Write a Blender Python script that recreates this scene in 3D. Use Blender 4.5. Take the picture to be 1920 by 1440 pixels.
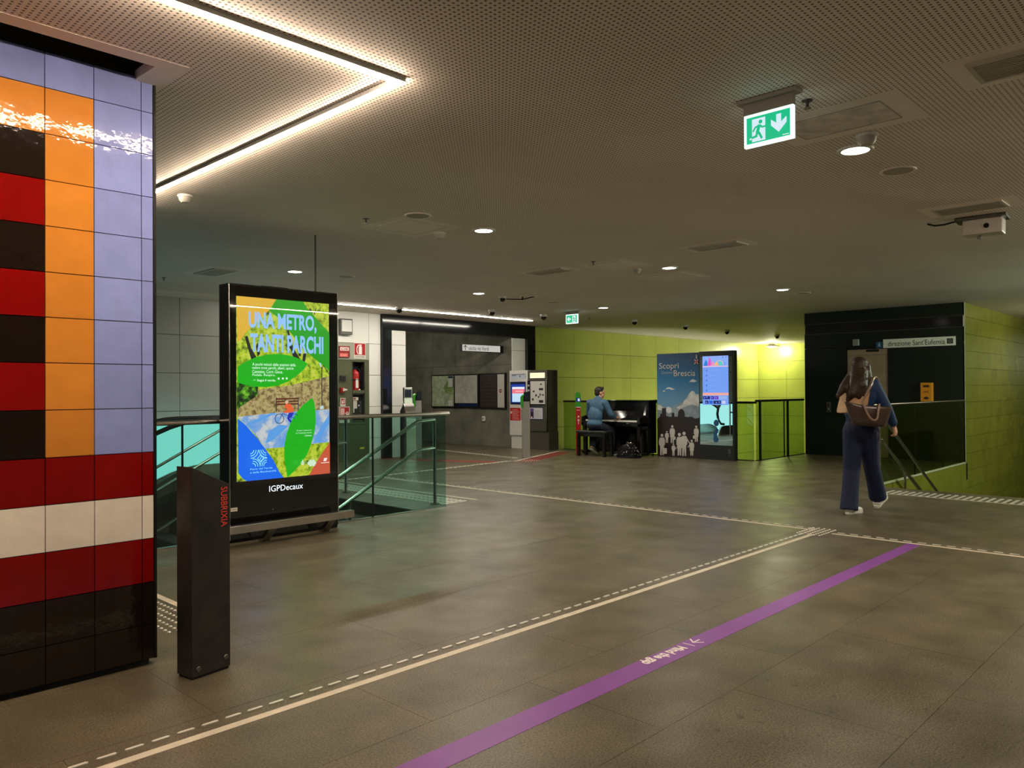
import bpy, math, random
from math import sin, cos, pi, radians
from mathutils import Vector, Matrix
random.seed(7)
SC = bpy.context.scene
COL = SC.collection
for o in list(bpy.data.objects):
    bpy.data.objects.remove(o)

# ------------------------------------------------------------------ camera, world, exposure
H = 2.885                                    # ceiling height
YAW, PIT, ROL = radians(43.914), radians(0.44), radians(-0.341)
cam = bpy.data.cameras.new('camera')
cam.sensor_fit = 'HORIZONTAL'; cam.sensor_width = 36.0; cam.lens = 1464.7 / 1920 * 36
cam.clip_start = 0.05; cam.clip_end = 200
camo = bpy.data.objects.new('camera', cam); COL.objects.link(camo)
_f = Vector((cos(YAW), sin(YAW), 0)); _r = Vector((sin(YAW), -cos(YAW), 0)); _u = Vector((0, 0, 1))
_f2 = _f * cos(PIT) + _u * sin(PIT); _u2 = _u * cos(PIT) - _f * sin(PIT)
_r3 = _r * cos(ROL) + _u2 * sin(ROL); _u3 = _u2 * cos(ROL) - _r * sin(ROL)
camo.matrix_world = Matrix(((_r3.x, _u3.x, -_f2.x, 0), (_r3.y, _u3.y, -_f2.y, 0), (_r3.z, _u3.z, -_f2.z, 1.35), (0, 0, 0, 1)))
SC.camera = camo
vs = SC.view_settings
vs.view_transform = 'Standard'; vs.look = 'None'; vs.gamma = 1.0; vs.use_curve_mapping = False
vs.exposure = 0.0
w = bpy.data.worlds.new('world'); SC.world = w; w.use_nodes = True
w.node_tree.nodes['Background'].inputs[0].default_value = (0.5, 0.5, 0.45, 1)
w.node_tree.nodes['Background'].inputs[1].default_value = 0.02

# light levels (lamps of the place; the corridor fill is added further down)
P_DOWN = 180.0        # recessed ceiling downlights, W
P_CORNER = 75.0     # bracket lamp in the far green corner
E_V = 180.0            # warm V shaped light line
E_STRIP = 75.0       # white light line in front of the back wall
E_LENS = 14.0

# ------------------------------------------------------------------ materials
def lin(c):
    c = c / 255.0
    return c / 12.92 if c <= 0.04045 else ((c + 0.055) / 1.055) ** 2.4
def rgb(r, g, b): return (lin(r), lin(g), lin(b), 1.0)
MATS = {}
def mat(name, col, rough=0.5, metal=0.0, var=0.0, vscale=4.0, bump=0.0, bscale=30.0, rnd=0.0, spec=0.5, rvar=0.0, coat=0.0):
    if name in MATS: return MATS[name]
    m = bpy.data.materials.new(name); m.use_nodes = True
    nt = m.node_tree; b = nt.nodes['Principled BSDF']
    b.inputs['Base Color'].default_value = col
    b.inputs['Roughness'].default_value = rough; b.inputs['Metallic'].default_value = metal
    b.inputs['Specular IOR Level'].default_value = spec
    if coat: b.inputs['Coat Weight'].default_value = coat; b.inputs['Coat Roughness'].default_value = 0.05
    geo = None
    def pos():
        nonlocal geo
        if geo is None: geo = nt.nodes.new('ShaderNodeNewGeometry')
        return geo.outputs['Position']
    src = None
    if var > 0:
        n = nt.nodes.new('ShaderNodeTexNoise'); n.inputs['Scale'].default_value = vscale; n.inputs['Detail'].default_value = 6
        nt.links.new(pos(), n.inputs['Vector'])
        mr = nt.nodes.new('ShaderNodeMapRange'); mr.inputs['From Min'].default_value = 0.3; mr.inputs['From Max'].default_value = 0.7
        mr.inputs['To Min'].default_value = 1 - var; mr.inputs['To Max'].default_value = 1 + var
        nt.links.new(n.outputs['Fac'], mr.inputs['Value']); src = mr.outputs['Result']
        if rvar:
            r2 = nt.nodes.new('ShaderNodeMapRange'); r2.inputs['From Min'].default_value = 0.3; r2.inputs['From Max'].default_value = 0.7
            r2.inputs['To Min'].default_value = rough - rvar; r2.inputs['To Max'].default_value = rough + rvar
            nt.links.new(n.outputs['Fac'], r2.inputs['Value']); nt.links.new(r2.outputs['Result'], b.inputs['Roughness'])
    if rnd > 0:
        oi = nt.nodes.new('ShaderNodeObjectInfo')
        mr = nt.nodes.new('ShaderNodeMapRange'); mr.inputs['To Min'].default_value = 1 - rnd; mr.inputs['To Max'].default_value = 1 + rnd
        nt.links.new(oi.outputs['Random'], mr.inputs['Value'])
        if src is None: src = mr.outputs['Result']
        else:
            mu = nt.nodes.new('ShaderNodeMath'); mu.operation = 'MULTIPLY'
            nt.links.new(src, mu.inputs[0]); nt.links.new(mr.outputs['Result'], mu.inputs[1]); src = mu.outputs[0]
    if src is not None:
        vm = nt.nodes.new('ShaderNodeVectorMath'); vm.operation = 'SCALE'; vm.inputs[0].default_value = col[:3]
        nt.links.new(src, vm.inputs['Scale']); nt.links.new(vm.outputs[0], b.inputs['Base Color'])
    if bump > 0:
        n = nt.nodes.new('ShaderNodeTexNoise'); n.inputs['Scale'].default_value = bscale; n.inputs['Detail'].default_value = 3
        nt.links.new(pos(), n.inputs['Vector'])
        bp = nt.nodes.new('ShaderNodeBump'); bp.inputs['Strength'].default_value = bump; bp.inputs['Distance'].default_value = 0.01
        nt.links.new(n.outputs['Fac'], bp.inputs['Height']); nt.links.new(bp.outputs[0], b.inputs['Normal'])
    MATS[name] = m; return m
def glow(name, col, strength):
    if name in MATS: return MATS[name]
    m = bpy.data.materials.new(name); m.use_nodes = True
    b = m.node_tree.nodes['Principled BSDF']
    b.inputs['Base Color'].default_value = (0.02, 0.02, 0.02, 1); b.inputs['Roughness'].default_value = 0.25
    b.inputs['Emission Color'].default_value = col; b.inputs['Emission Strength'].default_value = strength
    MATS[name] = m; return m
def glass(name, tint, rough=0.0, ior=1.5, edge=False):
    if name in MATS: return MATS[name]
    m = bpy.data.materials.new(name); m.use_nodes = True; nt = m.node_tree; nt.nodes.clear()
    out = nt.nodes.new('ShaderNodeOutputMaterial'); mix = nt.nodes.new('ShaderNodeMixShader')
    tr = nt.nodes.new('ShaderNodeBsdfTransparent'); gl = nt.nodes.new('ShaderNodeBsdfGlossy'); fr = nt.nodes.new('ShaderNodeFresnel')
    tr.inputs[0].default_value = tint; gl.inputs['Roughness'].default_value = rough; fr.inputs['IOR'].default_value = ior
    gl.inputs[0].default_value = (0.9, 1, 0.97, 1)
    ge = nt.nodes.new('ShaderNodeNewGeometry'); iv = nt.nodes.new('ShaderNodeMath'); iv.operation = 'SUBTRACT'; iv.inputs[0].default_value = 1.0
    mu = nt.nodes.new('ShaderNodeMath'); mu.operation = 'MULTIPLY'           # reflect on entering the pane only
    nt.links.new(ge.outputs['Backfacing'], iv.inputs[1]); nt.links.new(fr.outputs[0], mu.inputs[0]); nt.links.new(iv.outputs[0], mu.inputs[1])
    nt.links.new(mu.outputs[0], mix.inputs[0]); nt.links.new(tr.outputs[0], mix.inputs[1]); nt.links.new(gl.outputs[0], mix.inputs[2])
    nt.links.new(mix.outputs[0], out.inputs[0]); MATS[name] = m; return m

def foliage(name, cols, scale, strength):
    """photographic print of foliage on a backlit screen: noise between several greens"""
    m = bpy.data.materials.new(name); m.use_nodes = True; nt = m.node_tree; b = nt.nodes['Principled BSDF']
    tc = nt.nodes.new('ShaderNodeTexCoord'); n = nt.nodes.new('ShaderNodeTexNoise'); n.inputs['Scale'].default_value = scale
    n.inputs['Detail'].default_value = 8; n.inputs['Roughness'].default_value = 0.7
    nt.links.new(tc.outputs['Object'], n.inputs['Vector'])
    cr = nt.nodes.new('ShaderNodeValToRGB'); e = cr.color_ramp
    for i, (p, c) in enumerate(cols):
        el = e.elements[i] if i < 2 else e.elements.new(p)
        el.position = p; el.color = c
    nt.links.new(n.outputs['Fac'], cr.inputs[0]); nt.links.new(cr.outputs[0], b.inputs['Emission Color'])
    b.inputs['Emission Strength'].default_value = strength; b.inputs['Base Color'].default_value = (0.02, 0.02, 0.02, 1); b.inputs['Roughness'].default_value = 0.25
    MATS[name] = m; return m

def floor_mat():
    m = mat('floor_stone', (0.100, 0.083, 0.050, 1), rough=0.36, rnd=0.035)
    nt = m.node_tree; b = nt.nodes['Principled BSDF']
    base = b.inputs['Base Color'].links[0].from_socket
    g = nt.nodes.new('ShaderNodeNewGeometry')
    def noise(sc, det=5):
        n = nt.nodes.new('ShaderNodeTexNoise'); n.inputs['Scale'].default_value = sc; n.inputs['Detail'].default_value = det
        nt.links.new(g.outputs['Position'], n.inputs['Vector']); return n.outputs['Fac']
    def rng(v, a, b_, c, d):
        r = nt.nodes.new('ShaderNodeMapRange'); r.inputs['From Min'].default_value = a; r.inputs['From Max'].default_value = b_
        r.inputs['To Min'].default_value = c; r.inputs['To Max'].default_value = d; nt.links.new(v, r.inputs['Value']); return r.outputs['Result']
    def mul(a, b_):
        k = nt.nodes.new('ShaderNodeMath'); k.operation = 'MULTIPLY'; nt.links.new(a, k.inputs[0]); nt.links.new(b_, k.inputs[1]); return k.outputs[0]
    spk = rng(noise(120, 3), 0.34, 0.66, 0.45, 1.6)
    med = rng(noise(3.2, 8), 0.3, 0.7, 0.72, 1.22)
    sp2 = rng(noise(17, 3), 0.66, 0.74, 1.0, 0.45)          # dark chewing-gum like spots
    vm = nt.nodes.new('ShaderNodeVectorMath'); vm.operation = 'SCALE'
    nt.links.new(base, vm.inputs[0]); nt.links.new(mul(mul(spk, med), sp2), vm.inputs['Scale'])
    nt.links.new(vm.outputs[0], b.inputs['Base Color'])
    nt.links.new(rng(noise(2.1, 6), 0.3, 0.7, 0.28, 0.46), b.inputs['Roughness'])
    bp = nt.nodes.new('ShaderNodeBump'); bp.inputs['Strength'].default_value = 0.12; bp.inputs['Distance'].default_value = 0.004
    nt.links.new(noise(160, 2), bp.inputs['Height']); nt.links.new(bp.outputs[0], b.inputs['Normal'])
    return m
def ceiling_mat():
    m = mat('perforated_ceiling', (0.80, 0.73, 0.64, 1), rough=0.7)
    nt = m.node_tree; b = nt.nodes['Principled BSDF']
    g = nt.nodes.new('ShaderNodeNewGeometry'); sp = nt.nodes.new('ShaderNodeSeparateXYZ'); nt.links.new(g.outputs['Position'], sp.inputs[0])
    def M(op, a, b_=None):
        k = nt.nodes.new('ShaderNodeMath'); k.operation = op
        for i, v in enumerate((a, b_)):
            if v is None: continue
            if isinstance(v, (int, float)): k.inputs[i].default_value = v
            else: nt.links.new(v, k.inputs[i])
        return k.outputs[0]
    def cell(s): return M('SUBTRACT', M('FRACT', M('MULTIPLY', s, 1 / 0.026)), 0.5)
    a, c = cell(sp.outputs[0]), cell(sp.outputs[1])
    d = M('ADD', M('MULTIPLY', a, a), M('MULTIPLY', c, c))
    hole = M('LESS_THAN', d, 0.055)
    mx = nt.nodes.new('ShaderNodeMix'); mx.data_type = 'RGBA'
    n = nt.nodes.new('ShaderNodeTexNoise'); n.inputs['Scale'].default_value = 0.8; nt.links.new(g.outputs['Position'], n.inputs['Vector'])
    mr = nt.nodes.new('ShaderNodeMapRange'); mr.inputs['From Min'].default_value = .3; mr.inputs['From Max'].default_value = .7
    mr.inputs['To Min'].default_value = .93; mr.inputs['To Max'].default_value = 1.06; nt.links.new(n.outputs['Fac'], mr.inputs['Value'])
    vm = nt.nodes.new('ShaderNodeVectorMath'); vm.operation = 'SCALE'; vm.inputs[0].default_value = (0.80, 0.73, 0.64); nt.links.new(mr.outputs[0], vm.inputs['Scale'])
    nt.links.new(hole, mx.inputs[0]); nt.links.new(vm.outputs[0], mx.inputs[6]); mx.inputs[7].default_value = (0.12, 0.11, 0.09, 1)
    nt.links.new(mx.outputs[2], b.inputs['Base Color'])
    return m
M_FLOOR = floor_mat(); M_CEIL = ceiling_mat()
M_CEILP = mat('plain_ceiling', (0.80, 0.73, 0.64, 1), rough=0.7, var=0.05, vscale=3)
M_JOINT = mat('dark_joint', (0.015, 0.014, 0.012, 1), rough=0.8)
M_BLACK = mat('black_lacquer', (0.006, 0.006, 0.006, 1), rough=0.12)
M_BLACKM = mat('matt_black', (0.007, 0.007, 0.007, 1), rough=0.5, spec=0.25)
M_STEEL = mat('brushed_steel', (0.46, 0.44, 0.40, 1), rough=0.24, metal=1.0, var=0.06, vscale=12)
M_STEELD = mat('dark_steel', (0.12, 0.115, 0.10, 1), rough=0.4, metal=0.8, var=0.1, vscale=8)
M_WHITE = mat('white_plastic', (0.72, 0.71, 0.67, 1), rough=0.4)
M_DARKP = mat('darker_enamel_panel', (0.30, 0.30, 0.27, 1), rough=0.4, rnd=0.03)
M_WPANEL = mat('white_enamel_panel', (0.78, 0.77, 0.73, 1), rough=0.35, rnd=0.03)
M_GPANEL = mat('green_enamel_panel', (0.46, 0.52, 0.10, 1), rough=0.33, rnd=0.05, var=0.06, vscale=2, bump=0.05, bscale=8)
M_OLIVE = mat('olive_enamel_tile', (0.21, 0.215, 0.03, 1), rough=0.2, rnd=0.06, var=0.10, vscale=3, bump=0.10, bscale=6)
M_LIFT = mat('dark_green_lift_cladding', (0.008, 0.015, 0.009, 1), rough=0.3, var=0.1, spec=0.3)
M_CONC = mat('fair_faced_concrete', (0.155, 0.15, 0.115, 1), rough=0.7, var=0.32, vscale=2.2, bump=0.2, bscale=25, rnd=0.05)
M_GLASS = glass('green_tinted_glass', (0.60, 0.80, 0.75, 1))
M_GLASSC = glass('clear_green_glass', (0.64, 0.74, 0.50, 1))
M_GEDGE = mat('glass_edge', (0.25, 0.5, 0.42, 1), rough=0.2)
M_RED = mat('signal_red', (0.42, 0.012, 0.012, 1), rough=0.35)
M_GREY = mat('grey_paint', (0.25, 0.25, 0.23, 1), rough=0.5)

# ------------------------------------------------------------------ mesh building
class MB:
    def __init__(s): s.v = []; s.f = []; s.m = []
    def add(s, vs_, fs, mi=0):
        k = len(s.v); s.v += [tuple(v) for v in vs_]; s.f += [tuple(i + k for i in f) for f in fs]; s.m += [mi] * len(fs); return s
    def box(s, x0, x1, y0, y1, z0, z1, mi=0):
        return s.add([(x0, y0, z0), (x1, y0, z0), (x1, y1, z0), (x0, y1, z0), (x0, y0, z1), (x1, y0, z1), (x1, y1, z1), (x0, y1, z1)],
                     [(0, 3, 2, 1), (4, 5, 6, 7), (0, 1, 5, 4), (1, 2, 6, 5), (2, 3, 7, 6), (3, 0, 4, 7)], mi)
    def prism(s, pts, a, b, axis='z', mi=0):
        n = len(pts)
        def P(p, h):
            return {'z': (p[0], p[1], h), 'y': (p[0], h, p[1]), 'x': (h, p[0], p[1])}[axis]
        return s.add([P(p, a) for p in pts] + [P(p, b) for p in pts],
                     [tuple(range(n - 1, -1, -1)), tuple(range(n, 2 * n))] + [(i, (i + 1) % n, n + (i + 1) % n, n + i) for i in range(n)], mi)
    def tube(s, pts, r, n=10, mi=0, closed=False):
        pts = [Vector(p) for p in pts]; rings = []; N = len(pts)
        rr = r if isinstance(r, (list, tuple)) else [r] * N
        up = None
        for i, p in enumerate(pts):
            a = pts[(i - 1) % N] if (i > 0 or closed) else p; b = pts[(i + 1) % N] if (i < N - 1 or closed) else p
            t = (b - a).normalized()
            if up is None:
                up = Vector((0, 0, 1)) if abs(t.z) < 0.9 else Vector((1, 0, 0))
            sx = t.cross(up)
            if sx.length < 1e-4: sx = t.cross(Vector((0, 1, 0.01)))
            sx.normalize(); u = sx.cross(t).normalized(); up = u
            k = 1.0
            if 0 < i < N - 1 or closed:
                d1 = (p - a); d2 = (b - p)
                if d1.length > 1e-6 and d2.length > 1e-6:
                    k = 1 / max(0.5, cos(d1.angle(d2) / 2))
            rings.append([p + (sx * cos(2 * pi * j / n) + u * sin(2 * pi * j / n)) * rr[i] * (k if n > 4 else k) for j in range(n)])
        V = [q for R_ in rings for q in R_]; F = []
        for i in range(N if closed else N - 1):
            for j in range(n):
                a_ = i * n + j; b_ = i * n + (j + 1) % n; c_ = ((i + 1) % N) * n + (j + 1) % n; d_ = ((i + 1) % N) * n + j
                F.append((a_, b_, c_, d_))
        if not closed: F += [tuple(range(n - 1, -1, -1)), tuple(range((N - 1) * n, N * n))]
        return s.add(V, F, mi)
    def lathe(s, prof, n=20, c=(0, 0, 0), mi=0, cap=True):
        V = []; F = []
        for r, z in prof:
            V += [(c[0] + r * cos(2 * pi * j / n), c[1] + r * sin(2 * pi * j / n), c[2] + z) for j in range(n)]
        for i in range(len(prof) - 1):
            for j in range(n):
                F.append((i * n + j, i * n + (j + 1) % n, (i + 1) * n + (j + 1) % n, (i + 1) * n + j))
        if cap: F += [tuple(range(n - 1, -1, -1)), tuple(range((len(prof) - 1) * n, len(prof) * n))]
        return s.add(V, F, mi)
    def ell(s, c, r, rz=0.0, n=14, m=9, tilt=0.0):
        V = []; F = []; c = Vector(c)
        R_ = Matrix.Rotation(rz, 3, 'Z') @ Matrix.Rotation(tilt, 3, 'Y')
        for i in range(m + 1):
            t = pi * i / m
            for j in range(n):
                a = 2 * pi * j / n
                V.append(c + R_ @ Vector((r[0] * sin(t) * cos(a), r[1] * sin(t) * sin(a), -r[2] * cos(t))))
        for i in range(m):
            for j in range(n): F.append((i * n + j, i * n + (j + 1) % n, (i + 1) * n + (j + 1) % n, (i + 1) * n + j))
        return s.add(V, F)
    def cap(s, p0, r0, p1, r1, n=12):
        p0, p1 = Vector(p0), Vector(p1); t = (p1 - p0); L = t.length
        if L < 1e-6: return s
        t /= L; P, R_ = [], []
        for k in (0.98, 0.8, 0.5, 0.2): P.append(p0 - t * r0 * k); R_.append(r0 * math.sqrt(max(0.02, 1 - k * k)))
        P.append(p0); R_.append(r0); P.append(p1); R_.append(r1)
        for k in (0.2, 0.5, 0.8, 0.98): P.append(p1 + t * r1 * k); R_.append(r1 * math.sqrt(max(0.02, 1 - k * k)))
        return s.tube(P, R_, n)
    def chain(s, pts, rs, n=12):
        for a, b, c, d in zip(pts[:-1], rs[:-1], pts[1:], rs[1:]): s.cap(a, b, c, d, n)
        return s
    def mesh(s, name, mats, smooth=False):
        me = bpy.data.meshes.new(name); me.from_pydata(s.v, [], s.f); me.update()
        for m_ in (mats if isinstance(mats, (list, tuple)) else [mats]): me.materials.append(m_)
        me.polygons.foreach_set('material_index', s.m)
        if smooth:
            me.polygons.foreach_set('use_smooth', [True] * len(s.f))
        return me
    def build(s, name, mats, parent=None, smooth=False, bevel=0.0, label=None, loc=(0, 0, 0), kind=None):
        me = s.mesh(name, mats, smooth)
        o = bpy.data.objects.new(name, me); COL.objects.link(o); o.location = loc
        if parent: o.parent = parent
        if smooth == 2 or (smooth and bevel == 0):
            try: me.set_sharp_from_angle(angle=radians(40))
            except Exception: pass
        if bevel:
            b = o.modifiers.new('bevel', 'BEVEL'); b.width = bevel; b.segments = 2; b.limit_method = 'ANGLE'
        if label: o['label'] = label
        if kind: o['kind'] = kind
        return o
def thing(name, label, cat, loc=(0, 0, 0), rz=0.0, group=None):
    o = bpy.data.objects.new(name, None); COL.objects.link(o); o.empty_display_size = 0.1
    o.location = loc; o.rotation_euler = (0, 0, rz); o['label'] = label; o['category'] = cat
    if group: o['group'] = group
    return o
def tag(o, label, cat, group=None):
    o['label'] = label; o['category'] = cat
    if group: o['group'] = group
    return o
def struct(o): o['kind'] = 'structure'; return o
FACE_X = -pi / 2          # turns a thing whose front looks to -Y so that it looks to -X
BOXM = {}
def boxobj(name, x0, x1, y0, y1, z0, z1, m, parent):
    """axis aligned box; alike pieces share one mesh"""
    dx, dy, dz = x1 - x0, y1 - y0, z1 - z0
    key = (name, m.name, round(dx, 3), round(dy, 3), round(dz, 3))
    if key not in BOXM: BOXM[key] = MB().box(-dx / 2, dx / 2, -dy / 2, dy / 2, -dz / 2, dz / 2).mesh(name, m)
    o = bpy.data.objects.new(name, BOXM[key]); COL.objects.link(o); o.location = ((x0 + x1) / 2, (y0 + y1) / 2, (z0 + z1) / 2)
    if parent: o.parent = parent
    return o
def spot(name, loc, watts, col, parent=None, angle=150, blend=0.6, size=0.06, aim=None):
    l = bpy.data.lights.new(name, 'SPOT'); l.energy = watts; l.color = col; l.spot_size = radians(angle); l.spot_blend = blend; l.shadow_soft_size = size
    o = bpy.data.objects.new(name, l); COL.objects.link(o); o.location = loc
    if aim: o.rotation_euler = (Vector(aim) - Vector(loc)).to_track_quat('-Z', 'Y').to_euler()
    if parent: o.parent = parent
    return o

# lettering: outlines of the built-in font as flat meshes
TXT = {}
def glyphs(body, bold=0.0):
    if (body, bold) in TXT: return TXT[(body, bold)]
    cu = bpy.data.curves.new('lettering', 'FONT'); cu.body = body; cu.offset = bold; cu.resolution_u = 3
    ob = bpy.data.objects.new('lettering', cu); COL.objects.link(ob)
    dg = bpy.context.evaluated_depsgraph_get()
    me = ob.evaluated_get(dg).to_mesh()
    vs_ = [(v.co.x, v.co.y) for v in me.vertices]; fs = [tuple(p.vertices) for p in me.polygons]
    ob.evaluated_get(dg).to_mesh_clear()
    bpy.data.objects.remove(ob); bpy.data.curves.remove(cu)
    TXT[(body, bold)] = (vs_, fs); return vs_, fs

class Art:
    """flat print: layered polygons on a plane, local x to the right and z up, front to -Y"""
    def __init__(s, glow=0.0, rough=0.35): s.mb = MB(); s.mats = []; s.idx = {}; s.y = 0.0; s.g = glow; s.rough = rough
    def mi(s, c, g=None):
        if isinstance(c, bpy.types.Material): m = c
        else:
            g = s.g if g is None else g
            nm = 'print_%d_%d_%d_%g' % (*c, g)
            m = glow(nm, rgb(*c), g) if g > 0 else mat(nm, rgb(*c), rough=s.rough)
        if m.name not in s.idx: s.idx[m.name] = len(s.mats); s.mats.append(m)
        return s.idx[m.name]
    def poly(s, c, pts, g=None):
        s.y -= 0.0004; s.mb.add([(p[0], s.y, p[1]) for p in pts], [tuple(range(len(pts)))], s.mi(c, g)); return s
    def rect(s, c, x0, x1, z0, z1, g=None): return s.poly(c, [(x0, z0), (x1, z0), (x1, z1), (x0, z1)], g)
    def disc(s, c, x, z, r, n=20, g=None, rz=None):
        return s.poly(c, [(x + r * cos(2 * pi * i / n), z + (rz or r) * sin(2 * pi * i / n)) for i in range(n)], g)
    def line(s, c, pts, wd, g=None):
        for a, b in zip(pts[:-1], pts[1:]):
            a, b = Vector(a), Vector(b); d = (b - a)
            if d.length < 1e-6: continue
            d.normalize(); nrm = Vector((-d.y, d.x)) * wd / 2; e = d * wd * 0.3
            s.poly(c, [a - nrm - e, b - nrm + e, b + nrm + e, a + nrm - e], g)
        return s
    def ring(s, c, x, z, r, wd, n=18, a0=0, a1=2 * pi, g=None):
        return s.line(c, [(x + r * cos(a0 + (a1 - a0) * i / n), z + r * sin(a0 + (a1 - a0) * i / n)) for i in range(n + 1)], wd, g)
    def text(s, c, body, x0, x1, z0, z1, bold=0.0, g=None, rise=0.0):
        vs_, fs = glyphs(body, bold); s.y -= 0.0004
        if not vs_: return s
        ax = min(v[0] for v in vs_); bx = max(v[0] for v in vs_); az = min(v[1] for v in vs_); bz = max(v[1] for v in vs_)
        s.mb.add([(x0 + (v[0] - ax) / (bx - ax) * (x1 - x0), s.y, z0 + (v[1] - az) / (bz - az) * (z1 - z0) + rise * (v[0] - ax) / (bx - ax)) for v in vs_], fs, s.mi(c, g))
        return s
    def build(s, name, parent=None, loc=(0, 0, 0), label=None):
        return s.mb.build(name, s.mats, parent, loc=loc, label=label)
# every word is turned into outlines first, while the scene is still small
for body, bold in [('UNA METRO,', .032), ('TANTI PARCHI', .032), ('SUBBRIXIA', .0), ('IGPDecaux', .0), ('Mind the gap', .03), ('direzione Sant\u2019Eufemia', 0), ('uscita via Verdi', 0),
                   ('Scopri', 0), ('Brescia', 0), ('Discover', 0)]:
    glyphs(body, bold)

# ================================================================== SETTING
# ---- floor: ground plate with stone slabs on it
FLOOR_RECTS = [(-5, 11.15, -4, 6.84), (5.6, 13.62, 6.84, 12.7), (11.15, 15.9, 3.88, 6.84), (11.15, 20, -4, 0.2), (9.3, 13.2, 12.7, 18)]
mb = MB()
for x0, x1, y0, y1 in FLOOR_RECTS: mb.box(x0, x1, y0, y1, -0.32, -0.012)
floor = struct(mb.build('floor', M_JOINT))
PX, PY, G = 1.15, 0.73, 0.0018
for x0, x1, y0, y1 in FLOOR_RECTS:
    if y1 < 0.3: 
        boxobj('slab', x0, x1, y0, y1, -0.012, 0, M_FLOOR, floor); continue
    lowx, lowy = max(x0, 0.35), max(y0, -0.46)
    if x0 < 0.35:
        boxobj('slab', x0, 0.35 - G, y0, y1, -0.012, 0, M_FLOOR, floor)
        boxobj('slab', 0.35, x1, y0, -0.46 - G, -0.012, 0, M_FLOOR, floor)
    j = math.floor((lowy - 0.27) / PY)
    while 0.27 + j * PY < y1:
        a, b = max(lowy, 0.27 + j * PY), min(y1, 0.27 + (j + 1) * PY)
        off = 0.353 + (0.57 if j % 2 else 0.0); i = math.floor((lowx - off) / PX)
        while off + i * PX < x1:
            c, d = max(lowx, off + i * PX), min(x1, off + (i + 1) * PX)
            if b - a > 0.02 and d - c > 0.02:
                boxobj('slab', c + G / 2, d - G / 2, a + G / 2, b - G / 2, -0.012, 0, M_FLOOR, floor)
            i += 1
        j += 1
# ---- ceiling with the open gap around the tiled pillar
mb = MB()
GX0, GX1, GY0, GY1 = -2.0, 1.482, 3.75, 5.3
for x0, x1, y0, y1 in [(-5, 27, -4, GY0), (-5, GX0, GY0, GY1), (GX1, 27, GY0, GY1), (-5, 27, GY1, 18.2)]: mb.box(x0, x1, y0, y1, H, H + 0.05, 0)
mb.box(GX0, GX1, GY0 - 0.05, GY0, H + 0.05, H + 0.5, 1).box(GX1, GX1 + 0.05, GY0, GY1, H + 0.05, H + 0.5, 1).box(GX0, GX1, GY0, GY1, H + 0.5, H + 0.55, 1)
mb.box(GX0 - .02, GX1, GY0 - 0.10, GY0, H - 0.0015, H + 0.001, 2).box(GX1, GX1 + 0.12, GY0 - 0.10, GY1, H - 0.0015, H + 0.001, 2)
mb.box(-5, 14, 11.95, 12.7, H - 0.0015, H + 0.001, 2)
struct(mb.build('ceiling', [M_CEIL, mat('gap_lining', (.05, .045, .04, 1), rough=.7), M_CEILP]))

def grid_wall(wall, piece, m, axis, plane, us, zs, t=0.02, gap=0.008, skip=None, face=-1):
    """cladding pieces in a grid; axis 'y' = wall along X, axis 'x' = wall along Y; the face looks to the negative side"""
    for a, b in zip(us[:-1], us[1:]):
        for c, d in zip(zs[:-1], zs[1:]):
            if skip and skip(a, b, c, d): continue
            if axis == 'y': boxobj(piece, a + gap / 2, b - gap / 2, plane, plane + t, c + gap / 2, d - gap / 2, m, wall)
            else: boxobj(piece, plane, plane + t, a + gap / 2, b - gap / 2, c + gap / 2, d - gap / 2, m, wall)
# ---- left part of the long wall (enamel panels, white with a darker stretch at the left)
YW = 12.7
wl = struct(MB().box(-5, 8.745, YW + 0.02, YW + 0.3, -3, H).box(9.025, 9.42, YW + .02, YW + .3, -3, H).box(8.745, 9.025, YW + .02, YW + .3, -3, .765).box(8.745, 9.025, YW + .02, YW + .3, 1.915, H).box(8.745, 9.025, YW + .22, YW + .3, .765, 1.915).box(9.65, 10.05, YW + .02, YW + .3, 0, 2.58).box(13.23, 13.66, YW + .02, YW + .3, 0, 2.58).build('wall_left', M_JOINT))
ZS = [-0.82, -0.2, 0.42, 1.04, 1.66, 2.28, H]
XS = [9.132 - 1.243 * k for k in range(9, -1, -1)] + [9.415]
grid_wall(wl, 'panel', M_DARKP, 'y', YW, XS, [-1.44] + ZS, skip=lambda a, b, c, d: a > 6.6)  # the panels at the far left get a darker base colour
grid_wall(wl, 'panel', M_WPANEL, 'y', YW, XS, [-1.44] + ZS, skip=lambda a, b, c, d: a < 6.6 or (a > 7.8 and b < 9.2 and d < 2.3) or (a > 9.1 and d < 0) )
ZF = [0, 0.42, 1.04, 1.66, 2.28]
grid_wall(wl, 'panel', M_WPANEL, 'y', YW, [9.655, 10.05], ZF + [2.575])
grid_wall(wl, 'panel', M_WPANEL, 'y', YW, [13.2, 13.655], ZF + [2.575])
# ---- black portal frame around the exit corridor
pf = thing('portal_frame', 'black glossy portal frame around the opening to the exit corridor', 'portal', (9.42, YW, 0))
M_PORT = mat('black_enamel', (0.010, 0.011, 0.012, 1), rough=0.10, bump=0.02, bscale=5)
for nm, a, b, c, d in [('post', 0, 0.23, 0, H - 0.295), ('post', 4.24, 4.53, 0, H - 0.295), ('header', 0, 4.53, H - 0.295, H - 0.002)]:
    MB().box(a, b, -0.06, 0.3, c, d).build(nm, M_PORT, pf, bevel=0.004)
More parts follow.
